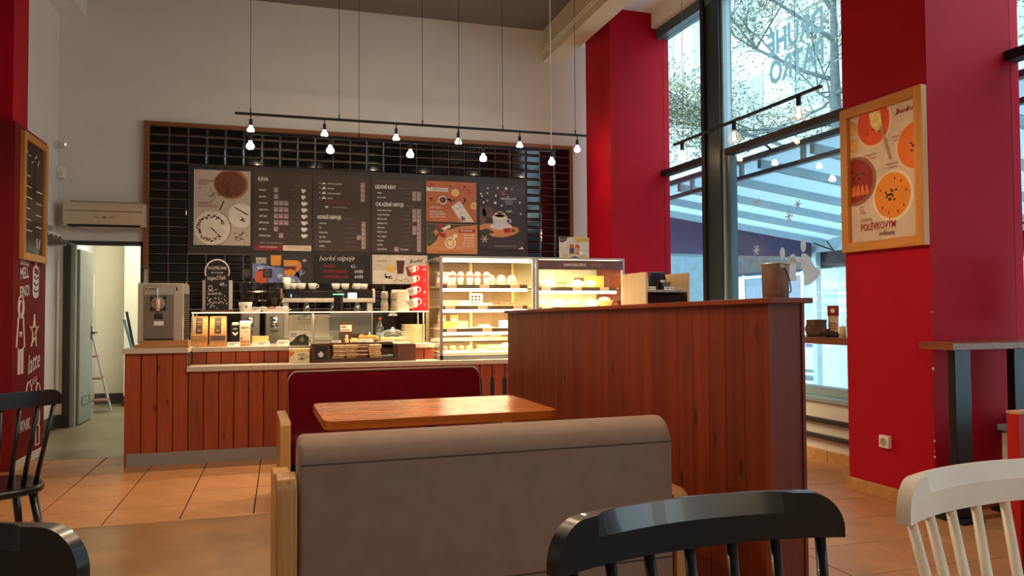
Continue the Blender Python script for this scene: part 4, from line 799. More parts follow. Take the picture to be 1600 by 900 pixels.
obj('handle_bar', MB().tube([(-0.3, -0.01, 0.24), (-0.3, 0.02, 0.27), (-0.12, 0.02, 0.27), (-0.12, -0.01, 0.24)], 0.012, 6).tube([(0.0, -0.01, 0.24), (0.0, 0.02, 0.27), (0.14, 0.02, 0.27), (0.14, -0.01, 0.24)], 0.012, 6), chrome, em)
cm_ = mesh('cup', MB().lathe([(0.022, 0), (0.036, 0.012), (0.045, 0.065), (0.042, 0.065), (0.02, 0.01)], n=16), white_plastic, True); hm_ = mesh('cup_handle', MB().tube([(0.042 + 0.02 * sin(a), 0, 0.036 + 0.018 * cos(a)) for a in [pi * i / 6 for i in range(7)]], 0.005, 5), white_plastic)
for k, (x, y) in enumerate(((0.32, 8.2), (0.56, 8.22), (0.66, 8.24), (0.78, 8.2), (0.13, 8.24), (0.21, 8.2), (0.86, 8.3))):
    o = thing('coffee_cup', NTH[sorted((0.32, 0.56, 0.66, 0.78, 0.13, 0.21, 0.86)).index(x)] + ' white cup from the left on top of the espresso machine', 'cup', (x, y + 0.1, 1.4602), 0.8 * k, 'cups on the espresso machine'); obj('cup_body', cm_, None, o); obj('handle', hm_, None, o)
o = thing('paper_cup_stack', 'stack of white takeaway cups at the left end of the espresso machine', 'cups', (0.06, 8.2, 1.4602))
for k in range(3): obj('cup', MB().lathe([(0.03, 0), (0.04, 0.09), (0.036, 0.09), (0.028, 0.005)], (0, 0, 0.016 * k), 14), paper, o, smooth=True)
t = thing('coffee_grinder', 'slim black grinder with a green light in front of the espresso machine', 'coffee grinder', (0.558, 7.89, 0.0)); obj('body', MB().lathe([(0.07, 0.0), (0.07, 0.9), (0.05, 1.0), (0.045, 1.36), (0.055, 1.40), (0.055, 1.44)], n=16), black_gloss, t, smooth=True); obj('light_band', MB().lathe([(0.056, 1.395), (0.056, 1.405)], n=16), emis('green_glow', (0.3, 1.0, 0.6), 0.8), t)
t = thing('monitor', 'black point of sale screen seen from behind on the upper worktop', 'monitor', (0.65, 7.5, ZU)); obj('panel', MB().prism([(0, 0.06), (0.03, 0.06), (0.07, 0.29), (0.04, 0.29)], -0.2, 0.2, 'X'), P('screen_black', (16, 15, 18), 0.25), t, bev=0.004); obj('foot', MB().box(-0.08, 0.08, 0.0, 0.12, 0, 0.06), black_matt, t)
t = thing('card_terminal', 'grey card terminal beside the black point of sale screen', 'terminal', (0.80, 7.28, ZU)); obj('body', MB().prism([(0, 0.0), (0.10, 0), (0.10, 0.075), (0, 0.04)], -0.035, 0.035, 'X'), P('terminal_grey', (110, 104, 96), 0.4), t, bev=0.006); obj('slip', MB().box(0.0, 0.015, 0.06, 0.065, 0.055, 0.10), paper, t)
# ------------------------------------------------------------------ display cases
def display_case(label, x0, x1, shelves, header=None):
    t = thing('display_case', label, 'display case', (x0, 6.78, 0)); w = x1 - x0; d = 0.70; z0, z1 = ZL + 0.001, 1.705
    obj('base', MB().box(0, w, 0.0, 0.24, z0, z0 + 0.04).box(0, w, 0.29, d, z0, z0 + 0.04), alu, t)
    for x in (0, w - 0.028): obj('front_post', MB().box(x, x + 0.028, 0, 0.022, z0, z1), alu, t, bev=0.002); obj('rear_post', MB().box(x, x + 0.028, d - 0.022, d, z0, z1), P('cream_post', (226, 206, 150), 0.5), t)
    obj('top', MB().box(0, w, 0, d, z1, z1 + 0.018), alu, t, bev=0.002); obj('rear_mullion', MB().box(w / 2 - 0.014, w / 2 + 0.014, d - 0.022, d, z0, z1), P('cream_post', (226, 206, 150), 0.5), t)
    obj('front_pane', MB().box(0.028, w - 0.028, 0.006, 0.012, z0 + 0.04, z1), case_glass, t)
    obj('side_pane', MB().box(0.004, 0.010, 0.022, d - 0.022, z0 + 0.04, z1), case_glass, t); obj('side_pane', MB().box(w - 0.010, w - 0.004, 0.022, d - 0.022, z0 + 0.04, z1), case_glass, t)
    obj('top_light', MB().box(0.03, w - 0.03, 0.05, 0.09, z1 - 0.03, z1 - 0.012), led, t)
    lamp('AREA', (w / 2, 0.14, z1 - 0.04), POW['case'], t, (1, 0.83, 0.55), size=(w * 0.9, 0.06), name='strip_light')
    if header: obj('back_panel', MB().box(0.02, w - 0.02, d - 0.02, d - 0.01, z0, z1), P('lit_back_panel', (240, 224, 190), 0.5), t)
    for z in shelves:
        s = obj('shelf', MB().box(0.03, w - 0.03, 0.07, d - 0.05, z, z + 0.008), P('shelf_glass', (232, 220, 190), 0.3), t)
        obj('label_rail', MB().box(0.03, w - 0.06, 0.062, 0.068, z - 0.022, z + 0.012), P('rail_brown', (104, 82, 62), 0.5), s)
        for k in range(3): xx = 0.06 + (w - 0.3) * k / 2 + random.uniform(0, 0.05); obj('price_tag', MB().box(xx, xx + 0.09, 0.058, 0.061, z - 0.022, z + 0.012), P('tag_cream', (236, 206, 170), 0.5), s)
        obj('shelf_light', MB().box(0.03, w - 0.06, 0.068, 0.10, z - 0.048, z - 0.024), led, s)
        lamp('AREA', (w / 2, 0.16, z - 0.03), POW['case'], t, (1, 0.83, 0.55), size=(w * 0.9, 0.06), name='strip_light')
    return t
d1_ = display_case('left glass display case with four lit cake shelves', 1.37, 2.275, (1.455, 1.262, 1.055))
for xa, xb in ((0.03, 0.435), (0.47, 0.875)): obj('rear_door', MB().box(xa, xb, 0.682, 0.690, 0.83, 1.70), P('rear_door_tan', (132, 104, 74), 0.5), d1_)
obj('deck', MB().box(0.03, 0.875, 0.05, 0.62, 0.828, 0.845), P('deck_steel', (220, 200, 160), 0.35), d1_)
obj('rear_shelf', MB().box(0.03, 0.875, 0.60, 0.68, 0.93, 0.965), alu, d1_)
d2_ = display_case('right lit display case with self service goods and a printed header', 2.283, 3.185, (1.435, 1.245, 1.055), True)
hd = obj('header', MB().box(0.02, 0.88, -0.004, 0.004, 1.610, 1.70), P('header_brown', (108, 76, 70), 0.35), d2_)
text('SAMOOBSLUŽNÁ', 0.034, print_white, d2_, 0.27, 1.645, -0.006, bold=0.012, sx=0.85); text('VITRÍNA', 0.034, print_tag, d2_, 0.56, 1.645, -0.006, bold=0.0, sx=0.85)
def on1(x, y, z): return (1.37 + x, 6.78 + y, z)
def on2(x, y, z): return (2.283 + x, 6.78 + y, z)
redb = P('band_red', (170, 60, 44), 0.4); cream = P('cream_dessert', (246, 224, 180), 0.5, var=0.1)
dcup = mesh('cup', MB().lathe([(0.026, 0), (0.036, 0.085), (0.034, 0.085), (0.024, 0.004)], n=16), clear, True); dfill = mesh('filling', MB().lathe([(0.022, 0.003), (0.030, 0.065), (0.004, 0.07)], n=14), cream, True)
dlid = mesh('dome_lid', MB().lathe([(0.037, 0.085), (0.036, 0.10), (0.026, 0.122), (0.006, 0.132)], n=16), clear, True); dband = mesh('band', MB().lathe([(0.0365, 0.078), (0.0375, 0.09)], n=16), redb)
SH = (1.463, 1.270, 1.063, 0.845)
for k in range(5):
    o = thing('dessert_cup', NTH[k] + ' red banded dessert cup from the left on the top case shelf', 'dessert', on1(0.16 + 0.082 * k, 0.20 + 0.03 * (k % 2), SH[0]), group='dessert cups'); obj('cup', dcup, None, o); obj('filling', dfill, None, o); obj('dome_lid', dlid, None, o); obj('band', dband, None, o)
for k in range(3):
    o = thing('salad_bowl', ('left', 'middle', 'right')[k] + ' round domed salad bowl on the top shelf of the left case', 'salad', on1(0.53 + 0.105 * k, 0.22, SH[0]), group='salad bowls'); obj('salad', MB().blob((0, 0, 0.03), 0.045, 0.045, 0.03, 12, 0.15), P('salad_mix', (226, 206, 130), 0.6, var=0.5, scale=60), o); obj('dome', MB().lathe([(0.052, 0), (0.052, 0.03), (0.046, 0.07), (0.03, 0.095), (0.004, 0.105)], n=18), clear, o, smooth=True); obj('band', MB().box(-0.03, 0.03, -0.05, -0.046, 0.03, 0.042), P('band_brown', (120, 88, 50), 0.5), o)
o = thing('sandwich_pack', 'wedge sandwich pack at the left end of the top shelf', 'sandwich', on1(0.075, 0.3, SH[0])); obj('pack', MB().prism([(-0.05, 0), (0.05, 0), (0.05, 0.06), (0.0, 0.115), (-0.05, 0.06)], -0.05, 0.05, 'Y'), P('pack_pink', (226, 180, 150), 0.4), o, bev=0.003); obj('strip', MB().box(-0.045, 0.05, -0.053, -0.05, 0.01, 0.025), redb, o)
o = thing('notice_sheet', 'white printed notice behind the top shelf glass of the left case', 'notice', on1(0.14, 0.5, SH[0])); obj('sheet', MB().box(-0.06, 0.06, 0, 0.003, 0, 0.14), paper, o); pics(o, 'print', [rect(-0.045, 0.11 - 0.02 * k, 0.03, 0.116 - 0.02 * k) for k in range(4)], print_black)
def cake(lb, loc, r, h, mt, top, cut=True):
    t = thing('cake', lb, 'cake', loc); a1 = radians(300 if cut else 359)
    pts = [(0, 0)] + [(r * cos(-0.6 + a1 * i / 22), r * sin(-0.6 + a1 * i / 22)) for i in range(23)]
    obj('sponge', MB().prism(pts, 0.006, h, 'Z'), mt, t); obj('topping', MB().prism([(0.98 * a, 0.98 * b) for a, b in pts], h, h + 0.008, 'Z'), top, t); obj('board', MB().lathe([(r + 0.015, 0), (r + 0.015, 0.006)], n=24), paper, t); return t
cake('flat golden cheesecake on the second shelf of the left case', on1(0.19, 0.28, SH[1]), 0.14, 0.045, pale_crust, cream, False)
o = thing('pastry_tray', 'low tray of yellow slices on the second shelf of the left case', 'tray', on1(0.44, 0.25, SH[1])); obj('tray', MB().box(-0.11, 0.11, -0.08, 0.08, 0, 0.008), cream, o)
for k in range(4): obj('slice', MB().prism([(-0.02, 0), (0.02, 0), (0, 0.0)], 0, 0, 'X') if False else MB().box(-0.09 + 0.05 * k, -0.055 + 0.05 * k, -0.06, 0.05, 0.008, 0.03), P('lemon_slice', (244, 214, 120), 0.5), o, bev=0.003)
o = thing('brownie_board', 'brown brownie board at the right of the second shelf', 'cake', on1(0.68, 0.25, SH[1])); obj('board', MB().box(-0.10, 0.10, -0.07, 0.07, 0, 0.012), tray_wood, o); obj('brownie', MB().box(-0.06, 0.08, -0.05, 0.05, 0.012, 0.035), P('brownie', (86, 46, 28), 0.7), o, bev=0.004)
o = thing('leaflet_stand', 'white black-printed leaflet inside the left case', 'leaflet', on1(0.45, 0.46, SH[1])); obj('sheet', MB().box(-0.065, 0.065, 0, 0.003, 0, 0.125), paper, o); pics(o, 'print', [rect(-0.05 + 0.035 * a, 0.085 - 0.03 * b, -0.025 + 0.035 * a, 0.105 - 0.03 * b) for a in range(3) for b in range(3)], print_black); 
cake('brown crumble pie on the third shelf of the left case', on1(0.18, 0.28, SH[2]), 0.14, 0.06, crust, P('crumble', (180, 108, 54), 0.8, var=0.5, scale=70, bump=0.6, bscale=80), True)
for k, x in enumerate((0.10, 0.22)): o = thing('cookie_pack', ('left', 'right')[k] + ' upright kraft cookie pack behind the crumble pie', 'packet', on1(x + 0.02, 0.52, SH[2])); obj('pack', MB().box(-0.04, 0.04, -0.02, 0.02, 0, 0.125), kraft, o, bev=0.004); obj('label', MB().box(-0.03, 0.03, -0.0215, -0.02, 0.05, 0.09), paper, o)
o = thing('cake_slices', 'plate of yellow cake slices on the third shelf of the left case', 'cake', on1(0.47, 0.25, SH[2])); obj('plate', MB().lathe([(0.07, 0), (0.1, 0.008), (0.098, 0.01)], n=22, sy=0.8), cream, o)
for k in range(3): obj('slice', MB().prism([(-0.03, 0.009), (0.03, 0.009), (0.03, 0.035), (-0.03, 0.03)], -0.05 + 0.035 * k, -0.02 + 0.035 * k, 'X'), P('lemon_slice', (244, 214, 120), 0.5), o)
o = thing('white_box', 'white cake box on the third shelf behind the partition', 'box', on1(0.76, 0.25, SH[2])); obj('box', MB().box(-0.12, 0.1, -0.08, 0.08, 0, 0.065), paper, o, bev=0.003); obj('lid', MB().box(-0.122, 0.102, -0.082, 0.082, 0.055, 0.068), paper, o, bev=0.002)
o = thing('roll_tray', 'tray of filled rolls on the bottom deck of the left case', 'tray', on1(0.22, 0.30, SH[3])); obj('tray', MB().box(-0.16, 0.20, -0.12, 0.12, 0, 0.012), cream, o, bev=0.003)
for k in range(4): obj('roll', MB().blob((-0.12 + 0.08 * k, 0.0, 0.035), 0.034, 0.06, 0.024, 10, 0.1), crust if k % 2 else dbread, o, smooth=True)
o = thing('baguette_tray', 'tray of green topped baguettes on the bottom deck of the left case', 'tray', on1(0.60, 0.26, SH[3])); obj('tray', MB().box(-0.14, 0.16, -0.12, 0.12, 0, 0.012), cream, o, bev=0.003); obj('baguette', MB().blob((0.0, -0.03, 0.03), 0.12, 0.03, 0.02, 12, 0.08), pale_crust, o, smooth=True); obj('greens', MB().blob((-0.02, -0.045, 0.028), 0.10, 0.02, 0.012, 12, 0.2), P('rocket_leaf', (96, 110, 46), 0.6), o); obj('wrapper', MB().blob((0.09, 0.0, 0.045), 0.06, 0.06, 0.03, 10, 0.1), paper, o)
card('price card on the bottom deck of the left case', 1.37 + 0.33, 6.78 + 0.10, SH[3], 0.09, 0.03)
for lb, x, z in (('carton on the rear shelf of the left case', 0.6, 0.966), ('flat cream carton with a blue badge on the bottom deck', 0.62, 0.8455)):
    o = thing('carton', lb, 'carton', on1(x, 0.64 if z > 0.9 else 0.52, z)); obj('box', MB().box(-0.15, 0.15, -0.02, 0.03, 0, 0.045 if z > 0.9 else 0.05), P('manila', (196, 168, 118), 0.6), o); obj('badge', MB().box(-0.02, 0.035, -0.022, -0.02, 0.012, 0.04), P('badge_navy', (34, 36, 66), 0.5), o)
# right case goods
bun = P('bun_brown', (176, 110, 60), 0.6, var=0.2, scale=30)
def donut(lb, loc, mt):
    t = thing('doughnut', lb, 'doughnut', loc); mb = MB(); R, r = 0.036, 0.018; n, m_ = 18, 10
    for i in range(n):
        for j in range(m_): a = 2 * pi * i / n; b = 2 * pi * j / m_; mb.v.append(((R + r * cos(b)) * cos(a), (R + r * cos(b)) * sin(a), r + r * sin(b)))
    mb.f = [(i * m_ + j, i * m_ + (j + 1) % m_, ((i + 1) % n) * m_ + (j + 1) % m_, ((i + 1) % n) * m_ + j) for i in range(n) for j in range(m_)]
    obj('dough', mb, mt, t, smooth=True); obj('glaze', MB().tube([(R * cos(a), R * sin(a), 2 * r - 0.003) for a in [2 * pi * i / 18 for i in range(19)]], 0.010, 6), P('glaze_brown', (94, 48, 30), 0.3), t, smooth=True); return t
donut('brown doughnut at the left of the upper shelf in the right case', on2(0.09, 0.16, 1.443), bun); donut('glazed doughnut propped behind the price plate in the right case', on2(0.37, 0.25, 1.49), bun)
o = thing('price_plate', 'grey price plate on the upper shelf of the right case', 'price card', on2(0.30, 0.13, 1.443)); obj('plate', MB().box(-0.05, 0.05, 0, 0.01, 0, 0.05), P('plate_grey', (150, 128, 110), 0.5), o); pics(o, 'print', [rect(-0.04, 0.03 - 0.014 * k, 0.03, 0.036 - 0.014 * k) for k in range(2)], print_white)
o = thing('cake_stand', 'small pedestal under the propped doughnut', 'stand', on2(0.37, 0.25, 1.443)); obj('stem', MB().lathe([(0.035, 0), (0.012, 0.01), (0.012, 0.035), (0.045, 0.042), (0.045, 0.047)], n=16), paper, o)
for k, (x, z, c_) in enumerate(((0.18, 1.443, (244, 232, 180)), (0.50, 1.443, (240, 214, 170)), (0.63, 1.443, (226, 190, 140)), (0.12, 1.253, (200, 160, 110)), (0.30, 1.253, (248, 236, 200)), (0.46, 1.253, (214, 170, 110)), (0.64, 1.253, (250, 240, 214)))):
    o = thing('bread_roll', ('pale bun beside the brown doughnut', 'round bun in the middle of the upper right case shelf', 'seeded bun near the wooden board', 'small brown roll at the left of the lower right case shelf', 'large white loaf on the lower right case shelf', 'golden roll in the middle of the lower right case shelf', 'white wrapped loaf at the right of the lower right case shelf')[k], 'bread', on2(x, 0.22, z)); obj('loaf', MB().blob((0, 0, 0.04), 0.06 + 0.02 * (k in (4, 6)), 0.06, 0.04, 12, 0.06), P('loaf%d' % k, c_, 0.6, var=0.2, scale=25), o, smooth=True); obj('crease', MB().tube([(-0.03, -0.03, 0.074), (0, 0, 0.081), (0.03, 0.03, 0.074)], 0.004, 5), P('loaf%d' % k, c_, 0.6), o)
o = thing('serving_board', 'wooden board leaning at the right end of the right case', 'board', on2(0.74, 0.40, 1.443)); obj('board', MB().box(-0.10, 0.12, 0, 0.015, 0.0, 0.13), oak_x, o, bev=0.004); obj('grip', MB().box(-0.2, -0.10, 0.002, 0.013, 0.075, 0.11), dark_wood, o, bev=0.004)
o = thing('wicker_basket', 'tan wicker basket at the right end of the right case', 'basket', on2(0.78, 0.22, 1.253)); obj('basket', MB().lathe([(0.06, 0), (0.085, 0.06), (0.08, 0.06), (0.055, 0.006)], n=18), P('wicker', (190, 134, 72), 0.7, var=0.3, scale=60), o); obj('rim', MB().tube([(0.083 * cos(a), 0.083 * sin(a), 0.062) for a in [2 * pi * i / 18 for i in range(19)]], 0.006, 6), bun, o); obj('loaf', MB().blob((0, 0, 0.07), 0.07, 0.05, 0.035, 10), bun, o, smooth=True)
# juice poster on top of the right case
o = thing('juice_poster', 'cream poster with two juice bottles standing on the right case', 'poster', (2.745, 6.98, 1.724)); obj('board', MB().box(-0.155, 0.155, 0, 0.01, 0, 0.215), P('poster_cream', (214, 200, 180), 0.6), o)
pic(o, 'corner_logo', [(-0.153, 0.213), (-0.153, 0.165), (-0.115, 0.166), (-0.085, 0.178), (-0.068, 0.213)], P('logo_brown', (66, 34, 34), 0.5)); pics(o, 'logo_script', [rect(-0.142 + 0.014 * k, 0.182 + 0.002 * (k % 2), -0.132 + 0.014 * k, 0.198 - 0.003 * (k % 3)) for k in range(4)], print_tag, 2); pic(o, 'yellow_banner', [(0.0, 0.213), (0.02, 0.172), (0.153, 0.172), (0.153, 0.213)], P('banner_yellow', (226, 184, 60), 0.5)); pics(o, 'banner_print', [rect(0.05, 0.196, 0.14, 0.201), rect(0.03, 0.182, 0.14, 0.187)], print_grey, 2)
for k in range(2):
    x = -0.052 + 0.06 * k; pic(o, 'bottle_picture', [(x, 0.05), (x + 0.048, 0.05), (x + 0.048, 0.12), (x + 0.04, 0.145), (x + 0.008, 0.145), (x, 0.12)], P('bottle_orange', (200, 96, 50), 0.5)); pic(o, 'bottle_label', rect(x, 0.065, x + 0.048, 0.11), P('label_%d' % k, ((86, 60, 100), (206, 150, 100))[k], 0.5), 2)
pic(o, 'sticker', ell(0.07, 0.062, 0.022, 0.016), print_white, 3); pics(o, 'fruit_picture', [ell(-0.10, 0.03, 0.03, 0.022), ell(0.11, 0.025, 0.04, 0.02), ell(-0.07, 0.12, 0.02, 0.014)], P('fruit_yellow', (226, 188, 110), 0.5)); pic(o, 'arch', ell(0.0, 0.0, 0.045, 0.028, 12, 0, pi), P('arch_dark', (70, 56, 56), 0.5), 2)
# coffee bag cabinet behind the partition
kc = thingB('retail_cabinet', 'birch open cabinet with coffee bags behind the partition', 'cabinet', (3.04, 5.6, 0))
obj('side', MB().box(0, 0.018, 0, 0.42, 0, 1.535), birch, kc, bev=0.002); obj('side', MB().box(0.395, 0.413, 0, 0.42, 0, 1.535), birch, kc, bev=0.002); obj('back', MB().box(0.018, 0.395, 0.40, 0.42, 0, 1.50), birch, kc); obj('shelf', MB().box(0.018, 0.395, 0.0, 0.40, 1.37, 1.39), alu, kc, bev=0.002); obj('door', MB().box(0.02, 0.393, 0.01, 0.02, 0.05, 1.345), black_gloss, kc); obj('plinth', MB().box(0.018, 0.395, 0.02, 0.40, 0, 0.05), black_matt, kc)
def bag(label, x, y, w, h, d, mt, lab):
    t = thingB('coffee_bag', label, 'coffee bag', (3.04 + x, 5.6 + y, 1.3902)); obj('pouch', MB().prism([(-d, 0), (d, 0), (d * 0.9, h * 0.6), (d * 0.25, h), (-d * 0.25, h), (-d * 0.9, h * 0.6)], -w / 2, w / 2, 'X'), mt, t, bev=0.006); obj('label', MB().box(lab[0], lab[1], -d * 1.02 - 0.002, -d, lab[2], lab[3]), paper, t); obj('crease', MB().box(-w * 0.12, -w * 0.09, -d - 0.002, -d * 0.9, h * 0.05, h * 0.5), P('bag_sheen', (110, 106, 104), 0.3), t)
bag('white coffee bag at the left in the birch cabinet', 0.055, 0.14, 0.07, 0.15, 0.03, P('bag_white', (226, 222, 216), 0.4), (-0.02, 0.02, 0.03, 0.06)); bag('large black coffee bag in the birch cabinet', 0.185, 0.14, 0.14, 0.155, 0.035, P('bag_black', (16, 15, 17), 0.3), (0.01, 0.055, 0.02, 0.085))
o = thingB('coffee_packet', 'small dark packet with two white stripes in the birch cabinet', 'packet', (3.265, 5.66, 1.3902)); obj('packet', MB().box(-0.04, 0.04, 0, 0.03, 0, 0.065), print_black, o, bev=0.003); pics(o, 'stripes', [rect(-0.038, 0.038, 0.038, 0.044), rect(-0.038, 0.05, 0.038, 0.056)], print_grey)
o = thingB('price_card', 'price card in front of the white coffee bag', 'price card', (3.10, 5.62, 1.3902)); obj('sheet', MB().box(-0.045, 0.045, 0, 0.005, 0, 0.028), paper, o); pics(o, 'print', [rect(-0.03, 0.01, 0.0, 0.018), rect(0.01, 0.01, 0.035, 0.016)], print_grey)
o = thingB('price_card', 'price card in front of the dark coffee packet', 'price card', (3.27, 5.62, 1.3902)); obj('sheet', MB().box(-0.045, 0.045, 0, 0.005, 0, 0.028), paper, o); pics(o, 'print', [rect(-0.03, 0.01, 0.0, 0.018), rect(0.01, 0.01, 0.035, 0.016)], print_grey)
# bucket on the partition
bk = thingB('metal_bucket', 'galvanised metal bucket standing on the end of the partition', 'bucket', (1.862, 2.42, ptop(2.42) + 0.0215))
zinc = P('galvanised_zinc', (176, 166, 156), 0.4, metal=0.5, var=0.2, scale=30)
obj('pail', MB().lathe([(0.047, 0.001), (0.051, 0.125), (0.053, 0.127), (0.053, 0.131), (0.049, 0.131), (0.045, 0.006)], n=28), zinc, bk, smooth=True); obj('rim', MB().tube([(0.0525 * cos(a), 0.0525 * sin(a), 0.128) for a in [2 * pi * i / 28 for i in range(29)]], 0.003, 6), zinc, bk, smooth=True)
obj('handle', MB().tube([(-0.012, -0.053, 0.120), (0.005, -0.056, 0.10), (0.025, -0.052, 0.06), (0.042, -0.036, 0.025), (0.052, -0.005, 0.018), (0.054, 0.02, 0.04)], 0.0022, 6), dark_metal, bk, smooth=True); obj('ear', MB().cyl((-0.012, -0.048, 0.118), (-0.012, -0.057, 0.118), 0.008, None, 10).cyl((0.05, 0.0, 0.09), (0.058, 0.0, 0.09), 0.006, None, 8), zinc, bk)
# ------------------------------------------------------------------ menu boards on the tiled wall (local: x right, z up)
YB = 9.268
mbd = thing('menu_backboard', 'large black panel behind the menu posters on the tiled wall', 'panel', (0, 9.268, 0)); obj('panel', MB().box(-1.0, 3.01, 0, 0.012, 1.90, 2.907), board_black, mbd); obj('lower_panel', MB().box(-0.33, 3.01, 0, 0.012, 1.55, 1.90), board_black, mbd)
def poster(label, x0, x1, z0, z1, mt, name='menu_poster', d=0.008):
    t = thing(name, label, 'poster', (x0, YB - 0.001, z0)); b = obj('sheet', MB().box(0, x1 - x0, -d, 0, 0, z1 - z0), mt, t); t['w'] = x1 - x0
    for q in ((0.02, 0.02), (x1 - x0 - 0.02, 0.02), (0.02, z1 - z0 - 0.02), (x1 - x0 - 0.02, z1 - z0 - 0.02)): obj('screw', MB().cyl((q[0], -d, q[1]), (q[0], -d - 0.003, q[1]), 0.006, None, 8), dark_metal, t)
    return t
LY = 7   # layer on which prints start (clears the sheet's front)
def T(s, z, m_, t, x, zz, **k): return text(s, z, m_, t, x, zz, -0.0105, **k)
# cakes
t = poster('pale poster with a chocolate cake and a white cheesecake', -0.937, -0.333, 1.988, 2.842, P('poster_sand', (204, 186, 168), 0.55, var=0.05))
choc = P('choc_print', (120, 62, 34), 0.55, var=0.3, scale=40); chocd = P('choc_dark_print', (90, 46, 28), 0.55, var=0.2, scale=30); platep = P('plate_print', (232, 222, 206), 0.5); berry = P('berry_print', (112, 30, 40), 0.6, var=0.3, scale=60); shade = P('shade_print', (172, 156, 142), 0.6)
def clipc(pts, w, h): return [(min(max(a, 0.004), w - 0.004), min(max(b, 0.004), h - 0.004)) for a, b in pts]
wP, hP = 0.604, 0.854
pic(t, 'cake_rim_picture', clipc(ell(0.395, 0.70, 0.185, 0.172, 30), wP, hP), P('crust_print', (176, 104, 62), 0.55, var=0.2, scale=40), LY); pic(t, 'cake_picture', clipc(ell(0.385, 0.70, 0.165, 0.15, 30), wP, hP), choc, LY + 1); pic(t, 'slice_picture', [(0.37, 0.70), (0.33, 0.585), (0.36, 0.565), (0.385, 0.70)], chocd, LY + 2)
pic(t, 'plate_picture', clipc(ell(0.205, 0.19, 0.20, 0.205, 30), wP, hP), shade, LY); pic(t, 'cheesecake_picture', clipc(ell(0.195, 0.195, 0.19, 0.195, 30), wP, hP), platep, LY + 1); pic(t, 'knife_picture', [(0.175, 0.195), (0.19, 0.20), (0.29, 0.095), (0.285, 0.09)], berry, LY + 2)
pics(t, 'berry_picture', [ell(0.185 + (0.135 + random.uniform(-0.02, 0.02)) * cos(a), 0.195 + (0.135 + random.uniform(-0.02, 0.02)) * sin(a), random.uniform(0.006, 0.014), random.uniform(0.005, 0.012), 7) for a in [0.35 + 5.2 * i / 70 for i in range(70)]], berry, LY + 2)
pic(t, 'small_plate_picture', clipc(ell(0.50, 0.345, 0.135, 0.14, 26), wP, hP), platep, LY); pic(t, 'fork_picture', [(0.43, 0.43), (0.436, 0.44), (0.58, 0.36), (0.57, 0.348)], chocd, LY + 1); pics(t, 'crumb_picture', [ell(0.52 + random.gauss(0, 0.018), 0.29 + random.gauss(0, 0.018), 0.008, 0.007, 6) for _ in range(14)], berry, LY + 1)
pics(t, 'chips_picture', [ell(0.20 + random.gauss(0, 0.035), 0.56 + random.gauss(0, 0.03), 0.008, 0.005, 6) for _ in range(34)] + [ell(0.49 + random.gauss(0, 0.03), 0.10 + random.gauss(0, 0.045), 0.010, 0.007, 6) for _ in range(28)], P('chips_print', (120, 86, 72), 0.6), LY); pic(t, 'spatula_picture', [(0.265, 0.395), (0.28, 0.395), (0.325, 0.505), (0.315, 0.51)], chocd, LY)
T('ČOKOLÁDOVÝ', 0.038, print_red, t, 0.045, 0.715, sx=0.75); T('MOUSSE', 0.038, print_red, t, 0.045, 0.68, sx=0.75); T('59,-', 0.038, print_grey, t, 0.045, 0.63); T('MALINOVÝ', 0.038, print_red, t, 0.045, 0.465, sx=0.75); T('CHEESECAKE 62,-', 0.038, print_red, t, 0.045, 0.43, sx=0.75)
# coffee list
def tagbox(t, x, z, s='69,-'): pic(t, 'price_tag', rect(x, z - 0.008, x + 0.05, z + 0.048), print_tag, LY); T(s, 0.024, print_white, t, x + 0.008, z, sx=0.8, bold=0.01).location.y = -0.012
t = poster('brown coffee menu headed KÁVA with a column of cups', -0.302, 0.347, 1.933, 2.843, menu_brown); wP = 0.649
T('KÁVA', 0.058, print_white, t, 0.05, 0.81, bold=0.03, sx=0.75); T('COFFEE', 0.022, print_grey, t, 0.05, 0.785); T('PACKETOVANÁ', 0.02, print_grey, t, 0.46, 0.765)
items = [('ristretto', (1, 0, 0), 0.7), ('espresso', (1, 0, 0), 0.7), ('americano', (1, 1, 1), 1.0), ('cappuccino', (1, 1, 1), 1.0), ('caffè latte', (1, 1, 1), 1.0), ('caffè mocha', (1, 1, 1), 1.05), ('flat white', (1, 0, 0), 1.0), ('vídeňská káva', (0, 1, 0), 1.05)]
for k, (nm, tg, s_) in enumerate(items):
    z = 0.695 - 0.0755 * k
    T(nm, 0.032, print_white, t, 0.06, z, bold=0.018, sx=0.72)
    for j in range(3):
        if tg[j]: tagbox(t, 0.225 + 0.056 * j, z - 0.006, ('49,-', '59,-', '69,-')[j])
    pics(t, 'dotted_line', [rect(0.41, z + 0.02, 0.46, z + 0.0225), rect(0.47, z, 0.51, z + 0.0025)], print_grey, LY)
    pic(t, 'cup_picture', [(0.53, z + 0.035), (0.53 + 0.062 * s_, z + 0.035), (0.53 + 0.056 * s_, z + 0.002), (0.53 + 0.038 * s_, z - 0.012), (0.53 + 0.022 * s_, z - 0.012), (0.535, z + 0.002)], print_white, LY); pics(t, 'cup_handle_picture', [[(0.53 + 0.06 * s_, z + 0.028), (0.53 + 0.074 * s_, z + 0.024), (0.53 + 0.072 * s_, z + 0.008), (0.53 + 0.056 * s_, z + 0.002), (0.53 + 0.06 * s_, z + 0.008), (0.53 + 0.066 * s_, z + 0.019)]], print_white, LY)
T('mandlové, sojové, bezlaktózové mléko', 0.018, print_white, t, 0.07, 0.088, sx=0.9)
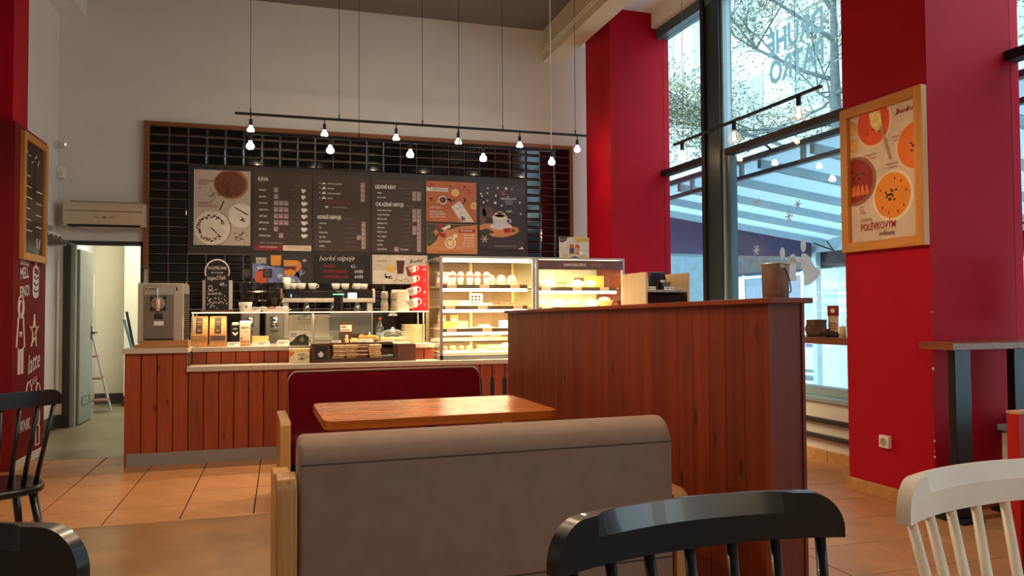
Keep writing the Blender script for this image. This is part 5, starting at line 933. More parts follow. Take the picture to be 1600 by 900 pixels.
pic(t, 'red_bar', rect(0.004, 0.004, 0.325, 0.068), P('bar_red', (138, 30, 40), 0.5), LY); pic(t, 'cream_bar', rect(0.328, 0.004, 0.645, 0.068), P('bar_cream', (228, 212, 184), 0.5), LY); T('CHOCOLATE BAZAAR', 0.024, print_white, t, 0.07, 0.036, sx=0.8, bold=0.01).location.y = -0.012; T('VÝBĚROVÁ KÁVA', 0.024, print_grey, t, 0.37, 0.036, sx=0.8).location.y = -0.012; T('+10,-', 0.026, print_black, t, 0.57, 0.022, sx=0.8, bold=0.01).location.y = -0.012
# hot drinks
t = poster('brown menu headed HORKÉ NÁPOJE', 0.367, 1.014, 1.937, 2.837, menu_brown)
for k, nm in enumerate(('extra shot espressa', 'šlehačka', 'alternativní mléko', 'příchuť')):
    z = 0.795 - 0.058 * k; T(nm, 0.028, print_white, t, 0.16, z, bold=0.012, sx=0.75); pics(t, 'symbol', [[(0.09, z), (0.145, z), (0.135, z + 0.015), (0.12, z + 0.032 * (1 if k else .5)), (0.105, z + 0.015)], ell(0.072, z + 0.015, 0.006, 0.006, 8)], print_white, LY); tagbox(t, 0.545, z - 0.012, '12,-')
T('vanilka, karamel, lískový oříšek, kokos', 0.022, print_red, t, 0.16, 0.585, sx=0.9, bold=0.01); T('skořice, čokoláda, mandle, irská', 0.022, print_red, t, 0.16, 0.56, sx=0.9, bold=0.01); T('káva s sebou stejná cena', 0.02, print_white, t, 0.22, 0.52, sx=0.85); pics(t, 'symbol', [[(0.13, 0.535), (0.175, 0.535), (0.165, 0.515), (0.14, 0.515)]], print_white, LY)
T('HORKÉ NÁPOJE', 0.058, print_white, t, 0.045, 0.385, bold=0.03, sx=0.66); T('HOT BEVERAGES', 0.022, print_grey, t, 0.31, 0.387)
for k, nm in enumerate(('yuzu limo', 'čaj', 'čerstvý čaj', 'chai latte', 'horká čokoláda', 'vanička')):
    z = 0.325 - 0.054 * k; T(nm, 0.028, print_white, t, 0.065, z, bold=0.016, sx=0.75); pics(t, 'dotted_line', [rect(0.36, z + 0.005, 0.50, z + 0.0075)], print_grey, LY); tagbox(t, 0.555, z - 0.01)
tagbox(t, 0.50, 0.325 - 0.054 * 3 - 0.01, '62,-')
# cold drinks
t = poster('brown menu headed LEDOVÉ KÁVY and CHLAZENÉ NÁPOJE', 1.044, 1.677, 1.932, 2.814, menu_brown)
T('LEDOVÉ KÁVY', 0.058, print_white, t, 0.04, 0.775, bold=0.03, sx=0.66); T('ICE COFFEES', 0.022, print_grey, t, 0.28, 0.777); T('CHLAZENÉ NÁPOJE', 0.058, print_white, t, 0.045, 0.565, bold=0.03, sx=0.66); T('COLD BEVERAGES', 0.022, print_grey, t, 0.35, 0.567)
rows = [('frappé', 0.715, 2), ('ledové latte', 0.66, 2), ('ledový čaj maracuja', 0.505, 2), ('domácí limonáda', 0.452, 2), ('jablečný střik', 0.40, 2), ('jablečný mošt', 0.348, 1), ('fresh juice', 0.296, 2), ('džbánek vody', 0.244, 2), ('víno burgeto', 0.192, 1), ('Prosecco', 0.14, 1), ('minerál', 0.088, 1), ('Aperol Spritz', 0.036, 1)]
for nm, z, c_ in rows:
    T(nm, 0.028, print_white, t, 0.065, z, bold=0.016, sx=0.75); pics(t, 'dotted_line', [rect(0.37, z + 0.005, 0.46, z + 0.0075)], print_grey, LY)
    for j in range(c_): tagbox(t, 0.545 - 0.056 * j, z - 0.01, ('79,-', '59,-')[j])
T('Yuzu Spritz', 0.028, print_white, t, 0.34, 0.036, bold=0.016, sx=0.75); tagbox(t, 0.27, 0.026, '99,-')
# orange coffee posters
org = P('poster_orange', (196, 104, 60), 0.5, var=0.12, scale=8)
t = poster('orange poster with a coffee cup, dried oranges and a white coffee bag', 1.703, 2.338, 2.326, 2.827, org); wP, hP = 0.635, 0.501
pic(t, 'banner', rect(0.004, 0.375, 0.275, 0.42), paper, LY); T('VÝBĚROVÁ KÁVA', 0.03, print_grey, t, 0.06, 0.388, bold=0.012, sx=0.85).location.y = -0.012
pic(t, 'saucer_picture', ell(0.205, 0.27, 0.054, 0.052), print_white, LY); pic(t, 'coffee_picture', ell(0.207, 0.27, 0.042, 0.04), choc, LY + 1); pic(t, 'cup_ear_picture', [(0.16, 0.26), (0.13, 0.245), (0.135, 0.235), (0.165, 0.245)], print_white, LY); lem = P('lemon_disc', (236, 190, 90), 0.5); lemw = P('lemon_rim', (246, 226, 160), 0.5)
for x, z in ((0.365, 0.365), (0.605, 0.21)): pic(t, 'lemon_rim_picture', clipc(ell(x, z, 0.046, 0.045), wP, hP), lemw, LY); pic(t, 'lemon_picture', clipc(ell(x, z, 0.037, 0.036), wP, hP), lem, LY + 1)
pics(t, 'spice_picture', [ell(random.choice(((0.30, 0.295), (0.50, 0.26), (0.48, 0.28), (0.06, 0.35), (0.29, 0.44)))[0] + random.gauss(0, 0.02), random.choice((0.29, 0.27, 0.26, 0.44)) + random.gauss(0, 0.012), 0.012, 0.010, 7) for _ in range(24)], P('spice_print', (72, 30, 32), 0.6), LY); pic(t, 'bag_picture', [(0.31, 0.19), (0.42, 0.265), (0.60, 0.01), (0.44, 0.004)], platep, LY); pics(t, 'bag_bean_picture', [ell(0.465 + random.gauss(0, 0.012), 0.05 + random.gauss(0, 0.014), 0.011, 0.009, 7) for _ in range(10)], chocd, LY + 1); pics(t, 'bag_lettering', [[(0.37, 0.165), (0.44, 0.195), (0.442, 0.189), (0.372, 0.159)], [(0.42, 0.10), (0.485, 0.13), (0.487, 0.124), (0.422, 0.094)]], print_grey, LY + 1)
T('100% ARABICA', 0.03, print_white, t, 0.045, 0.165, sx=0.8); T('kolekce sezóny,', 0.03, print_white, t, 0.045, 0.115, sx=0.85, bold=0.01); T('tóny třešní, skořice', 0.03, print_white, t, 0.045, 0.085, sx=0.85, bold=0.01); T('med, sušené ovoce', 0.03, print_white, t, 0.045, 0.055, sx=0.85, bold=0.01); T('Tóny', 0.026, print_red, t, 0.46, 0.43, sx=0.8); T('čokoláda', 0.026, print_red, t, 0.49, 0.40, sx=0.8); T('mandle', 0.026, print_red, t, 0.50, 0.37, sx=0.8)
t = poster('orange poster with a latte art cup and a red gift', 1.71, 2.345, 1.935, 2.301, P('poster_orange_low', (206, 128, 76), 0.5, var=0.1, scale=8)); wP, hP = 0.635, 0.366
pic(t, 'fir_picture', clipc([(0, 0.365), (0.63, 0.365), (0.40, 0.335), (0.16, 0.26), (0.12, 0.16), (0.03, 0.08), (0, 0.10)], wP, hP), P('fir_print', (70, 72, 44), 0.6, var=0.5, scale=40), LY); pic(t, 'gift_picture', [(0.08, 0.27), (0.12, 0.30), (0.15, 0.25), (0.11, 0.22)], P('kraft_print', (190, 120, 70), 0.6), LY + 1); pics(t, 'ribbon_picture', [[(0.11, 0.36), (0.19, 0.36), (0.22, 0.28), (0.16, 0.30)], [(0.14, 0.27), (0.24, 0.24), (0.22, 0.19), (0.16, 0.22)]], P('ribbon_red', (160, 24, 40), 0.5), LY + 2); pic(t, 'tag_picture', [(0.18, 0.31), (0.28, 0.36), (0.30, 0.33), (0.22, 0.28)], P('tag_pink', (236, 200, 196), 0.5), LY + 3)
pic(t, 'latte_cup_picture', ell(0.295, 0.135, 0.068, 0.072), print_white, LY + 1); pic(t, 'latte_picture', ell(0.292, 0.135, 0.056, 0.06), P('latte_print', (210, 160, 96), 0.5), LY + 2); pic(t, 'latte_heart', [(0.29, 0.09), (0.325, 0.13), (0.32, 0.165), (0.295, 0.15), (0.27, 0.165), (0.258, 0.13)], lemw, LY + 3); pics(t, 'star_picture', [[(0.355 + 0.04 * (1 if i % 2 else 0.45) * cos(i * pi / 5), 0.22 + 0.04 * (1 if i % 2 else 0.45) * sin(i * pi / 5)) for i in range(10)]], lemw, LY + 1); pic(t, 'nut_picture', ell(0.10, 0.095, 0.035, 0.035, 14), P('nut_print', (186, 140, 90), 0.6, var=0.3, scale=50), LY + 1)
pic(t, 'red_banner', rect(0.40, 0.265, 0.61, 0.31), print_red, LY + 1); T('PRO DÁRKOVÉ', 0.028, print_white, t, 0.42, 0.278, bold=0.02, sx=0.8).location.y = -0.013
for k, s_ in enumerate(('v dárkové kartě', 'získej dobíjení', '500 + 50 Kč navíc', '1000 + 150 Kč navíc', '2000 + 400 Kč navíc')): T(s_, 0.030 if k < 2 else 0.023, print_white, t, 0.60, 0.225 - 0.034 * k, align='RIGHT', bold=0.014, sx=0.78)
pics(t, 'fine_print', [rect(0.05, 0.028, 0.58, 0.032), rect(0.15, 0.014, 0.47, 0.018)], chocd, LY)
# christmas latte
t = poster('dark christmas poster with a creamy latte on a wooden slab', 2.374, 2.973, 1.994, 2.816, P('poster_night', (50, 36, 38), 0.4, var=0.2, scale=3)); wP, hP = 0.599, 0.822
pics(t, 'bokeh_picture', [ell(x, z, r, r, 12) for x, z, r in ((0.11, 0.77, 0.012), (0.24, 0.78, 0.014), (0.02, 0.70, 0.012), (0.105, 0.71, 0.012), (0.035, 0.67, 0.011), (0.215, 0.68, 0.014), (0.105, 0.615, 0.011), (0.055, 0.592, 0.013), (0.205, 0.59, 0.018), (0.29, 0.56, 0.012), (0.53, 0.605, 0.014), (0.54, 0.46, 0.012), (0.35, 0.775, 0.018), (0.425, 0.77, 0.01), (0.37, 0.675, 0.01))], P('bokeh_print', (232, 214, 200), 0.5), LY); pics(t, 'ginger_star_picture', [[(0.315 + 0.045 * (1 if i % 2 else 0.45) * cos(i * pi / 5 + 0.3), 0.715 + 0.045 * (1 if i % 2 else 0.45) * sin(i * pi / 5 + 0.3)) for i in range(10)]], P('ginger_print', (150, 80, 62), 0.5), LY)
T('PERNÍKOVÉ LATTE', 0.032, print_white, t, 0.38, 0.635, align='CENTER', bold=0.02, sx=0.75); T('se šlehačkou', 0.026, print_white, t, 0.385, 0.605, align='CENTER', sx=0.8); T('a perníkem', 0.026, print_white, t, 0.385, 0.577, align='CENTER', sx=0.8); T('od 89,-', 0.04, print_white, t, 0.345, 0.475, bold=0.014, sx=0.8)
pics(t, 'blur_picture', [clipc(ell(0.12, 0.47, 0.085, 0.07), wP, hP), clipc(ell(0.03, 0.40, 0.06, 0.14), wP, hP)], P('blur_print', (104, 78, 72), 0.6), LY); pic(t, 'slab_picture', clipc([(0.0, 0.30), (0.06, 0.325), (0.30, 0.33), (0.50, 0.285), (0.52, 0.24), (0.46, 0.195), (0.30, 0.155), (0.16, 0.165), (0.0, 0.24)], wP, hP), P('slab_print', (206, 134, 78), 0.5, var=0.15, scale=12), LY + 1); pic(t, 'saucer_picture', ell(0.28, 0.295, 0.145, 0.045), P('saucer_print', (222, 210, 208), 0.5), LY + 2); pic(t, 'mug_picture', [(0.165, 0.40), (0.37, 0.40), (0.355, 0.33), (0.31, 0.28), (0.22, 0.28), (0.18, 0.33)], P('mug_print', (210, 204, 214), 0.5), LY + 3); pics(t, 'mug_handle_picture', [[(0.36, 0.395), (0.41, 0.39), (0.415, 0.35), (0.36, 0.33), (0.36, 0.342), (0.398, 0.355), (0.395, 0.378), (0.362, 0.38)]], P('mug_print', (210, 204, 214), 0.5), LY + 3); pics(t, 'cream_picture', [ell(0.265, 0.41, 0.10, 0.035), ell(0.265, 0.44, 0.075, 0.03), ell(0.265, 0.465, 0.045, 0.018)], P('whip_print', (244, 226, 190), 0.5, var=0.15, scale=40), LY + 4)
pic(t, 'chocolate_picture', [(0.31, 0.265), (0.40, 0.28), (0.405, 0.225), (0.32, 0.215)], print_red, LY + 4); pic(t, 'nut_picture', ell(0.44, 0.245, 0.025, 0.015), chocd, LY + 4); pic(t, 'twig_picture', clipc([(0, 0.24), (0.10, 0.265), (0.20, 0.215), (0.12, 0.20), (0.17, 0.16), (0.05, 0.18), (0, 0.17)], wP, hP), P('twig_print', (54, 50, 34), 0.6), LY + 4); pics(t, 'snowflake_picture', [[(0.065 + 0.05 * cos(a) - 0.005 * sin(a), 0.13 + 0.05 * sin(a) + 0.005 * cos(a)), (0.065 + 0.05 * cos(a) + 0.005 * sin(a), 0.13 + 0.05 * sin(a) - 0.005 * cos(a)), (0.065 + 0.005 * sin(a), 0.13 - 0.005 * cos(a)), (0.065 - 0.005 * sin(a), 0.13 + 0.005 * cos(a))] for a in [pi / 3 * i for i in range(6)]] + [[(0.065 + 0.03 * cos(a), 0.13 + 0.03 * sin(a)), (0.065 + 0.048 * cos(a + 0.25), 0.13 + 0.048 * sin(a + 0.25)), (0.065 + 0.036 * cos(a), 0.13 + 0.036 * sin(a)), (0.065 + 0.048 * cos(a - 0.25), 0.13 + 0.048 * sin(a - 0.25))] for a in [pi / 3 * i for i in range(6)]], P('flake_print', (206, 176, 160), 0.5), LY + 5); T('Tato akce probíhá od 20. 11. do 31. 12. 2023', 0.018, print_white, t, 0.20, 0.042, sx=0.85); pic(t, 'bird_picture', [(0.50, 0.014), (0.54, 0.03), (0.55, 0.045), (0.565, 0.03), (0.59, 0.018), (0.56, 0.012)], print_white, LY)
# lower row
t = poster('dark poster ESPRESSO ORANGE with two iced drinks', -0.312, 0.355, 1.559, 1.90, P('poster_dark', (40, 36, 38), 0.4)); wP, hP = 0.667, 0.341
pic(t, 'ice_picture', [(0.004, 0.235), (0.35, 0.175), (0.50, 0.08), (0.55, 0.004), (0.18, 0.004), (0.004, 0.06)], P('ice_print', (116, 130, 176), 0.5, var=0.35, scale=16), LY); pics(t, 'ice_cube_picture', [[(0.05, 0.19), (0.12, 0.2), (0.13, 0.15), (0.06, 0.14)], [(0.27, 0.10), (0.32, 0.12), (0.34, 0.08), (0.29, 0.06)], [(0.40, 0.05), (0.46, 0.06), (0.48, 0.02), (0.42, 0.01)]], P('ice_light', (190, 200, 224), 0.5), LY + 1); ogr = P('orange_drink', (230, 150, 50), 0.5, var=0.1)
pic(t, 'orange_slice_picture', clipc(ell(0.10, 0.075, 0.075, 0.085), wP, hP), P('slice_orange', (216, 96, 54), 0.5), LY + 1); pic(t, 'orange_shot_picture', [(0.20, 0.325), (0.32, 0.325), (0.315, 0.22), (0.30, 0.205), (0.22, 0.205), (0.205, 0.22)], ogr, LY + 2); pic(t, 'tumbler_picture', [(0.345, 0.27), (0.49, 0.27), (0.48, 0.12), (0.45, 0.085), (0.38, 0.085), (0.355, 0.12)], ogr, LY + 2); pic(t, 'espresso_layer_picture', [(0.35, 0.20), (0.487, 0.20), (0.482, 0.15), (0.42, 0.165), (0.353, 0.15)], P('espresso_layer', (110, 40, 26), 0.5), LY + 3); pic(t, 'foam_picture', [(0.347, 0.23), (0.488, 0.23), (0.486, 0.20), (0.35, 0.20)], P('foam_print', (214, 158, 110), 0.5, var=0.2, scale=40), LY + 3); pic(t, 'rim_slice_picture', ell(0.49, 0.205, 0.055, 0.062), P('slice_rim', (226, 130, 60), 0.5), LY + 1); pics(t, 'ice_heap_picture', [ell(0.52 + random.gauss(0, 0.03), 0.10 + random.gauss(0, 0.025), 0.02, 0.016, 6) for _ in range(16)], P('ice_violet', (170, 160, 196), 0.5, var=0.3, scale=30), LY + 1)
T('ESPRESSO', 0.044, print_white, t, 0.04, 0.265, bold=0.03, sx=0.62); T('ORANGE', 0.044, print_white, t, 0.04, 0.228, bold=0.03, sx=0.62); T('68,-', 0.044, print_white, t, 0.56, 0.255, bold=0.02, sx=0.7)
t = poster('black chalkboard listing hot drinks in white and red chalk', 0.369, 1.021, 1.562, 1.903, P('chalk_black', (36, 31, 30), 0.7), 'chalk_menu')
T('horké nápoje', 0.085, chalk, t, 0.06, 0.265, sx=0.9, bold=-0.003, tilt=-0.02, shear=0.35)
for k, (a, b) in enumerate((('SVAŘÁK', '62,-'), ('HORKÉ JABLKO', '64/88'), ('HORKÁ MALINA', '64/88'))): z = 0.185 - 0.062 * k; T('- ' + a, 0.052, chalk_red, t, 0.09, z, sx=0.74, bold=0.004); T(b, 0.056, chalk, t, 0.47 if k else 0.43, z, sx=0.8, bold=0.004)
t = poster('pale poster with a glass of dark juice, a lemon slice and spices', 1.051, 1.716, 1.557, 1.907, P('poster_pale', (216, 198, 178), 0.5)); wP, hP = 0.665, 0.35
pic(t, 'table_picture', rect(0.004, 0.004, 0.661, 0.17), P('table_print', (232, 218, 200), 0.5), LY); pic(t, 'glass_picture', [(0.275, 0.32), (0.395, 0.32), (0.375, 0.11), (0.295, 0.11)], P('glass_print', (224, 208, 192), 0.4), LY + 1); pic(t, 'juice_picture', [(0.285, 0.285), (0.387, 0.285), (0.37, 0.125), (0.30, 0.125)], P('juice_print', (88, 32, 34), 0.5), LY + 2); pic(t, 'jug_picture', [(0.40, 0.21), (0.55, 0.23), (0.55, 0.06), (0.42, 0.10)], P('jug_print', (150, 44, 56), 0.5), LY + 1); pic(t, 'lemon_picture', ell(0.225, 0.185, 0.048, 0.046), lem, LY + 1); pics(t, 'spice_picture', [ell(0.185 + random.gauss(0, 0.025), 0.085 + random.gauss(0, 0.012), 0.014, 0.008, 7) for _ in range(14)] + [ell(random.uniform(0.24, 0.50), random.uniform(0.03, 0.07), 0.010, 0.005, 6) for _ in range(16)], P('spice_brown', (120, 62, 46), 0.6), LY + 1)
T('VÁNOČNÍ', 0.034, print_red, t, 0.045, 0.265, sx=0.8); T('62,-', 0.038, print_grey, t, 0.055, 0.215, sx=0.9); SCR = [(0.0, 0.0), (0.03, 0.04), (0.012, 0.05), (0.02, 0.005), (0.04, 0.028), (0.05, 0.004), (0.062, 0.028), (0.07, 0.006), (0.085, 0.03), (0.095, 0.006), (0.11, 0.045), (0.105, 0.008), (0.125, 0.032), (0.135, 0.008), (0.16, 0.04)]
stroke(t, [[(0.45 + a, 0.25 + b + 0.12 * a) for a, b in SCR]], 0.004, print_black, 'script_mark').location = (0, -0.010, 0)

# ------------------------------------------------------------------ soup poster on the right column (local x runs towards the camera)
sp = thingB('soup_poster', 'golden framed soup poster hanging on the red column', 'poster', (3.858, 4.245, 1.605), -pi / 2); fw_, fh_ = 0.68, 0.975
frame_parts(sp, fw_, fh_, 0.062, 0.045, oak, oak_x)
obj('sheet', MB().box(0.055, fw_ - 0.055, -0.012, -0.002, 0.055, fh_ - 0.055), P('poster_beige', (214, 190, 164), 0.5), sp)
x0, x1, z0, z1 = 0.062, fw_ - 0.062, 0.062, fh_ - 0.062
def clipf(p): return [(min(max(a, x0), x1), min(max(b, z0), z1)) for a, b in p]
soup = P('soup_orange', (226, 112, 28), 0.5, var=0.06); soup2 = P('soup_amber', (232, 138, 34), 0.5, var=0.05); beet = P('soup_red', (148, 34, 24), 0.5, var=0.15, scale=20); rimc = P('bowl_rim', (226, 196, 150), 0.5); LS = 11
for nm, cx, cz, rx, rz, m_, rm in (('tomato', 0.275, 0.83, 0.155, 0.165, P('soup_tomato', (222, 78, 24), 0.5), rimc), ('pumpkin', 0.615, 0.62, 0.165, 0.165, soup, rimc), ('beetroot', 0.10, 0.475, 0.185, 0.165, beet, P('bowl_wood', (150, 96, 60), 0.5)), ('carrot', 0.42, 0.335, 0.165, 0.165, soup2, P('bowl_white', (236, 214, 178), 0.5))):
    pic(sp, nm + '_bowl_picture', clipf(ell(cx, cz, rx, rz, 36)), rm, LS); pic(sp, nm + '_soup_picture', clipf(ell(cx - 0.006, cz + 0.004, rx * 0.88, rz * 0.88, 36)), m_, LS + 1)
pic(sp, 'cheese_picture', [(0.235, 0.905), (0.33, 0.905), (0.345, 0.80), (0.30, 0.77), (0.25, 0.82)], P('cheese_print', (240, 206, 130), 0.6, var=0.3, scale=40), LS + 2); pic(sp, 'spoon_picture', [(0.325, 0.80), (0.345, 0.80), (0.415, 0.575), (0.40, 0.565)], P('spoon_print', (172, 142, 110), 0.4), LS + 3)
pics(sp, 'seed_picture', [ell(cx + random.gauss(0, s), cz + random.gauss(0, s), 0.010, 0.008, 6) for cx, cz, s, n_ in ((0.40, 0.345, 0.022, 16), (0.60, 0.63, 0.03, 16), (0.115, 0.51, 0.03, 12)) for _ in range(n_)], P('seed_print', (74, 56, 30), 0.6, var=0.3, scale=60), LS + 2); pics(sp, 'chilli_picture', [ell(0.42 + 0.11 * cos(a), 0.335 + 0.11 * sin(a), 0.006, 0.011, 6) for a in (0.2, 0.9, 1.4, 2.7, 3.8, 4.4, 5.1, 5.6)] + [ell(0.22 + 0.05 * k, 0.77 + 0.02 * (k % 2), 0.012, 0.008, 6) for k in range(3)], print_red, LS + 2)
pics(sp, 'carrot_picture', [clipf([(0.07 + 0.04 * k, 0.37), (0.11 + 0.04 * k, 0.38), (0.10 + 0.035 * k, 0.45), (0.075 + 0.04 * k, 0.43)]) for k in range(4)], P('carrot_print', (220, 110, 56), 0.6), LS + 2); pics(sp, 'toast_picture', [[(0.064, 0.90), (0.12, 0.86), (0.13, 0.78), (0.064, 0.80)], [(0.064, 0.78), (0.13, 0.74), (0.11, 0.66), (0.064, 0.68)]], P('toast_print', (224, 160, 84), 0.6, var=0.25, scale=30), LS)
def TS(s, z, m_, x, zz, **k): return text(s, z, m_, sp, x, zz, -0.0165, **k)
TS('Letem', 0.045, print_grey, 0.145, 0.195, sx=0.85); TS('POLÉVKOVÝM', 0.066, print_red, 0.145, 0.135, bold=0.012, sx=0.70); TS('světem', 0.045, P('print_maroon', (110, 48, 40), 0.6), 0.30, 0.09, sx=0.95, bold=0.006)
for s_, x, z in (('rajčatová polévka', 0.18, 0.625), ('s parmezánem', 0.20, 0.602), ('hokkaido', 0.42, 0.70), ('krém', 0.44, 0.678), ('mrkvový krém', 0.37, 0.535), ('se zázvorem', 0.385, 0.512), ('červená', 0.13, 0.29), ('řepová', 0.135, 0.27), ('zelňačka', 0.135, 0.25)): TS(s_, 0.021, print_red, x, z, sx=0.75)
stroke(sp, [[(0.455 + a * 0.9, 0.84 + b * 0.8) for a, b in SCR]], 0.003, print_red, 'script_mark').location = (0, -0.0155, 0)
sk = thingB('power_socket', 'white power socket low on the red column', 'socket', (3.86, 3.93, 0.37), -pi / 2); obj('housing', MB().box(-0.04, 0.04, -0.032, 0, -0.04, 0.04), white_plastic, sk, bev=0.006, seg=3); obj('plate', MB().cyl((0, -0.032, 0), (0, -0.036, 0), 0.026, None, 18), P('socket_grey', (176, 166, 148), 0.4), sk); obj('contacts', MB().cyl((-0.009, -0.036, 0), (-0.009, -0.038, 0), 0.003, None, 6).cyl((0.009, -0.036, 0), (0.009, -0.038, 0), 0.003, None, 6).cyl((0, -0.036, 0.012), (0, -0.042, 0.012), 0.003, None, 6), black_matt, sk)
# ------------------------------------------------------------------ window ledge with its things, heating pipes
wlg = thingB('window_ledge', 'wooden ledge board running along the far window', 'ledge', (0, 0, 0)); obj('board', MB().box(4.12, 4.47, 4.27, 7.6, 0.955, 1.005), shelf_wood, wlg, bev=0.004)
for y in (4.6, 6.0, 7.3): obj('bracket', MB().box(4.40, 4.47, y, y + 0.04, 0.5, 0.955), dark_metal, wlg)
hp = thingB('heating_pipes', 'two dark heating pipes along the wall under the window', 'pipes', (0, 0, 0))
for z in (0.325, 0.195): obj('pipe', MB().box(4.335, 4.365, 4.3, 7.88, z - 0.02, z + 0.02), P('pipe_dark', (44, 32, 30), 0.5), hp, bev=0.006)
for y in (4.6, 6.2, 7.6): obj('bracket', MB().box(4.365, 4.40, y, y + 0.03, 0.16, 0.36), black_matt, hp)
bark = P('birch_bark', (96, 74, 54), 0.9, var=0.55, scale=22, bump=0.6, bscale=40)
o = thingB('log_planter', 'birch log planter on the window ledge', 'planter', (4.22, 4.99, 1.0052)); obj('log', MB().lathe([(0.072, 0), (0.078, 0.03), (0.074, 0.09), (0.077, 0.135), (0.06, 0.135), (0.055, 0.115)], n=18), bark, o, smooth=True); obj('bark_plate', MB().blob((-0.07, 0.01, 0.06), 0.012, 0.04, 0.05, 8, 0.15), bark, o); obj('twig', MB().cyl((-0.02, -0.06, 0.03), (-0.02, -0.14, 0.05), 0.02, 0.015, 8), bark, o)
for k, (y, r) in enumerate(((4.845, 0.032), (4.80, 0.026), (4.76, 0.022))): o = thingB('pine_cone', ('large', 'middle', 'small')[k] + ' dark pine cone beside the log planter', 'pine cone', (4.21, y, 1.0052)); obj('cone', MB().lathe([(r * 0.4, 0), (r, r * 0.6), (r * 0.9, r * 1.2), (r * 0.4, r * 1.9), (0.002, r * 2.1)], n=12), P('cone_brown', (58, 32, 28), 0.8, var=0.4, scale=60, bump=0.5), o); obj('scales', MB().lathe([(r * 0.9, r * 0.8), (r * 1.1, r * 0.9), (r * 0.8, r * 1.0)], n=12), P('cone_tip', (100, 62, 48), 0.8), o)
o = thingB('menu_card', 'folded red and cream menu card standing behind the log planter', 'menu', (4.33, 4.93, 1.0052), -pi / 2 + 0.25); obj('sheet', MB().box(-0.045, 0.045, 0, 0.004, 0, 0.165), P('card_cream', (226, 198, 160), 0.6), o); obj('sheet_top', MB().box(-0.048, 0.05, -0.003, 0.003, 0.165, 0.245), P('card_red', (150, 34, 34), 0.5), o); pics(o, 'emblem', [ell(0, 0.205, 0.02, 0.018, 12)], print_white, 3); pics(o, 'print', [rect(-0.03, 0.10 - 0.02 * k, 0.03, 0.106 - 0.02 * k) for k in range(3)], print_red, 1)
o = thingB('candle', 'cream pillar candle on the window ledge', 'candle', (4.20, 4.685, 1.0052)); obj('wax', MB().lathe([(0.024, 0), (0.024, 0.085), (0.02, 0.088)], n=16), P('wax', (236, 206, 150), 0.5), o, smooth=True); obj('wick', MB().cyl((0, 0, 0.088), (0, 0, 0.1), 0.002, None, 5), black_matt, o)
o = thingB('glass_jar', 'glass jar of pebbles and twigs beside the red column', 'jar', (4.22, 4.58, 1.0052)); obj('jar', MB().lathe([(0.06, 0), (0.062, 0.01), (0.062, 0.14), (0.05, 0.16), (0.05, 0.18)], n=20), clear, o, smooth=True); obj('pebbles', MB().blob((0, 0, 0.055), 0.052, 0.052, 0.05, 14, 0.12), P('pebbles', (196, 160, 130), 0.7, var=0.5, scale=50), o)
tw_ = MB()
for k in range(9): a = random.uniform(0, 6.28); tw_.cyl((0.02 * cos(a), 0.02 * sin(a), 0.08), (0.06 * cos(a), 0.06 * sin(a), 0.24 + 0.03 * random.random()), 0.003, 0.001, 5)
obj('twig', tw_, P('dry_twig', (176, 130, 70), 0.8), o)
# bar table by the right column, red seat at the right edge
bt_ = thingB('bar_table', 'wooden bar table on black panel legs before the red column', 'table', (0, 0, 0)); obj('top', MB().box(3.72, 4.55, 3.30, 3.535, 0.985, 1.025), shelf_wood, bt_, bev=0.004)
for x in (3.80, 4.26): obj('leg', MB().box(x, x + 0.12, 3.36, 3.41, 0.02, 0.985), P('leg_black', (14, 16, 20), 0.4), bt_, bev=0.003); obj('foot', MB().box(x - 0.02, x + 0.14, 3.31, 3.52, 0, 0.02), black_matt, bt_)
obj('foot_rail', MB().box(3.92, 4.26, 3.37, 3.40, 0.22, 0.30), black_matt, bt_)
rs = thingB('red_bench', 'red bench end with a pale top edge at the right edge of the picture', 'bench', (3.31, 2.60, 0)); obj('end_panel', MB().box(0, 0.9, 0, 0.06, 0, 0.735), P('bench_red', (190, 26, 24), 0.45), rs, bev=0.006); obj('top_edge', MB().box(0, 0.9, 0, 0.06, 0.735, 0.747), P('edge_tan', (214, 150, 110), 0.5), rs); obj('seat', MB().box(0.05, 0.9, -0.42, 0.0, 0.30, 0.44), P('bench_red', (190, 26, 24), 0.45), rs, bev=0.02); obj('base', MB().box(0.06, 0.88, -0.38, 0.0, 0, 0.30), black_matt, rs)
# ------------------------------------------------------------------ window stickers
film = film_mat('white_film', (226, 226, 226)); 
wl_ = thingB('window_lettering', 'frosted lettering DRUHÉ PATRO on the upper window, read from outside', 'lettering', (4.556, 5.235, 2.985), pi / 2)
film2 = film_mat('frost_film', (152, 174, 176), 0.7)
for s_, z, w_ in (('DRUHÉ', 0.60, 0.80), ('PATRO', 0.33, 0.78)):
    o = text(s_, 0.30, film2, wl_, 0, z, -0.004, bold=0.035, sx=0.76)
def flake(label, y, z, r):
    t = thingB('snowflake_sticker', label, 'sticker', (4.543, y, z), -pi / 2)
    mb = MB()
    for i in range(6):
        a = pi / 3 * i; mb.prism([(r * cos(a) - 0.008 * sin(a), r * sin(a) + 0.008 * cos(a)), (r * cos(a) + 0.008 * sin(a), r * sin(a) - 0.008 * cos(a)), (0.006 * sin(a), -0.006 * cos(a)), (-0.006 * sin(a), 0.006 * cos(a))], -0.001, 0, 'Y')
        o = obj('arm', mb, film, t) if i == 5 else None
flake('snowflake sticker nearest the window mullion', 6.148, 2.244, 0.045); flake('upper right snowflake sticker on the lower window', 5.578, 2.148, 0.04); flake('largest snowflake sticker on the lower window', 5.70, 2.056, 0.055); flake('lowest snowflake sticker on the window', 6.179, 1.788, 0.05); flake('snowflake sticker half hidden by the soup poster', 5.024, 1.996, 0.05)
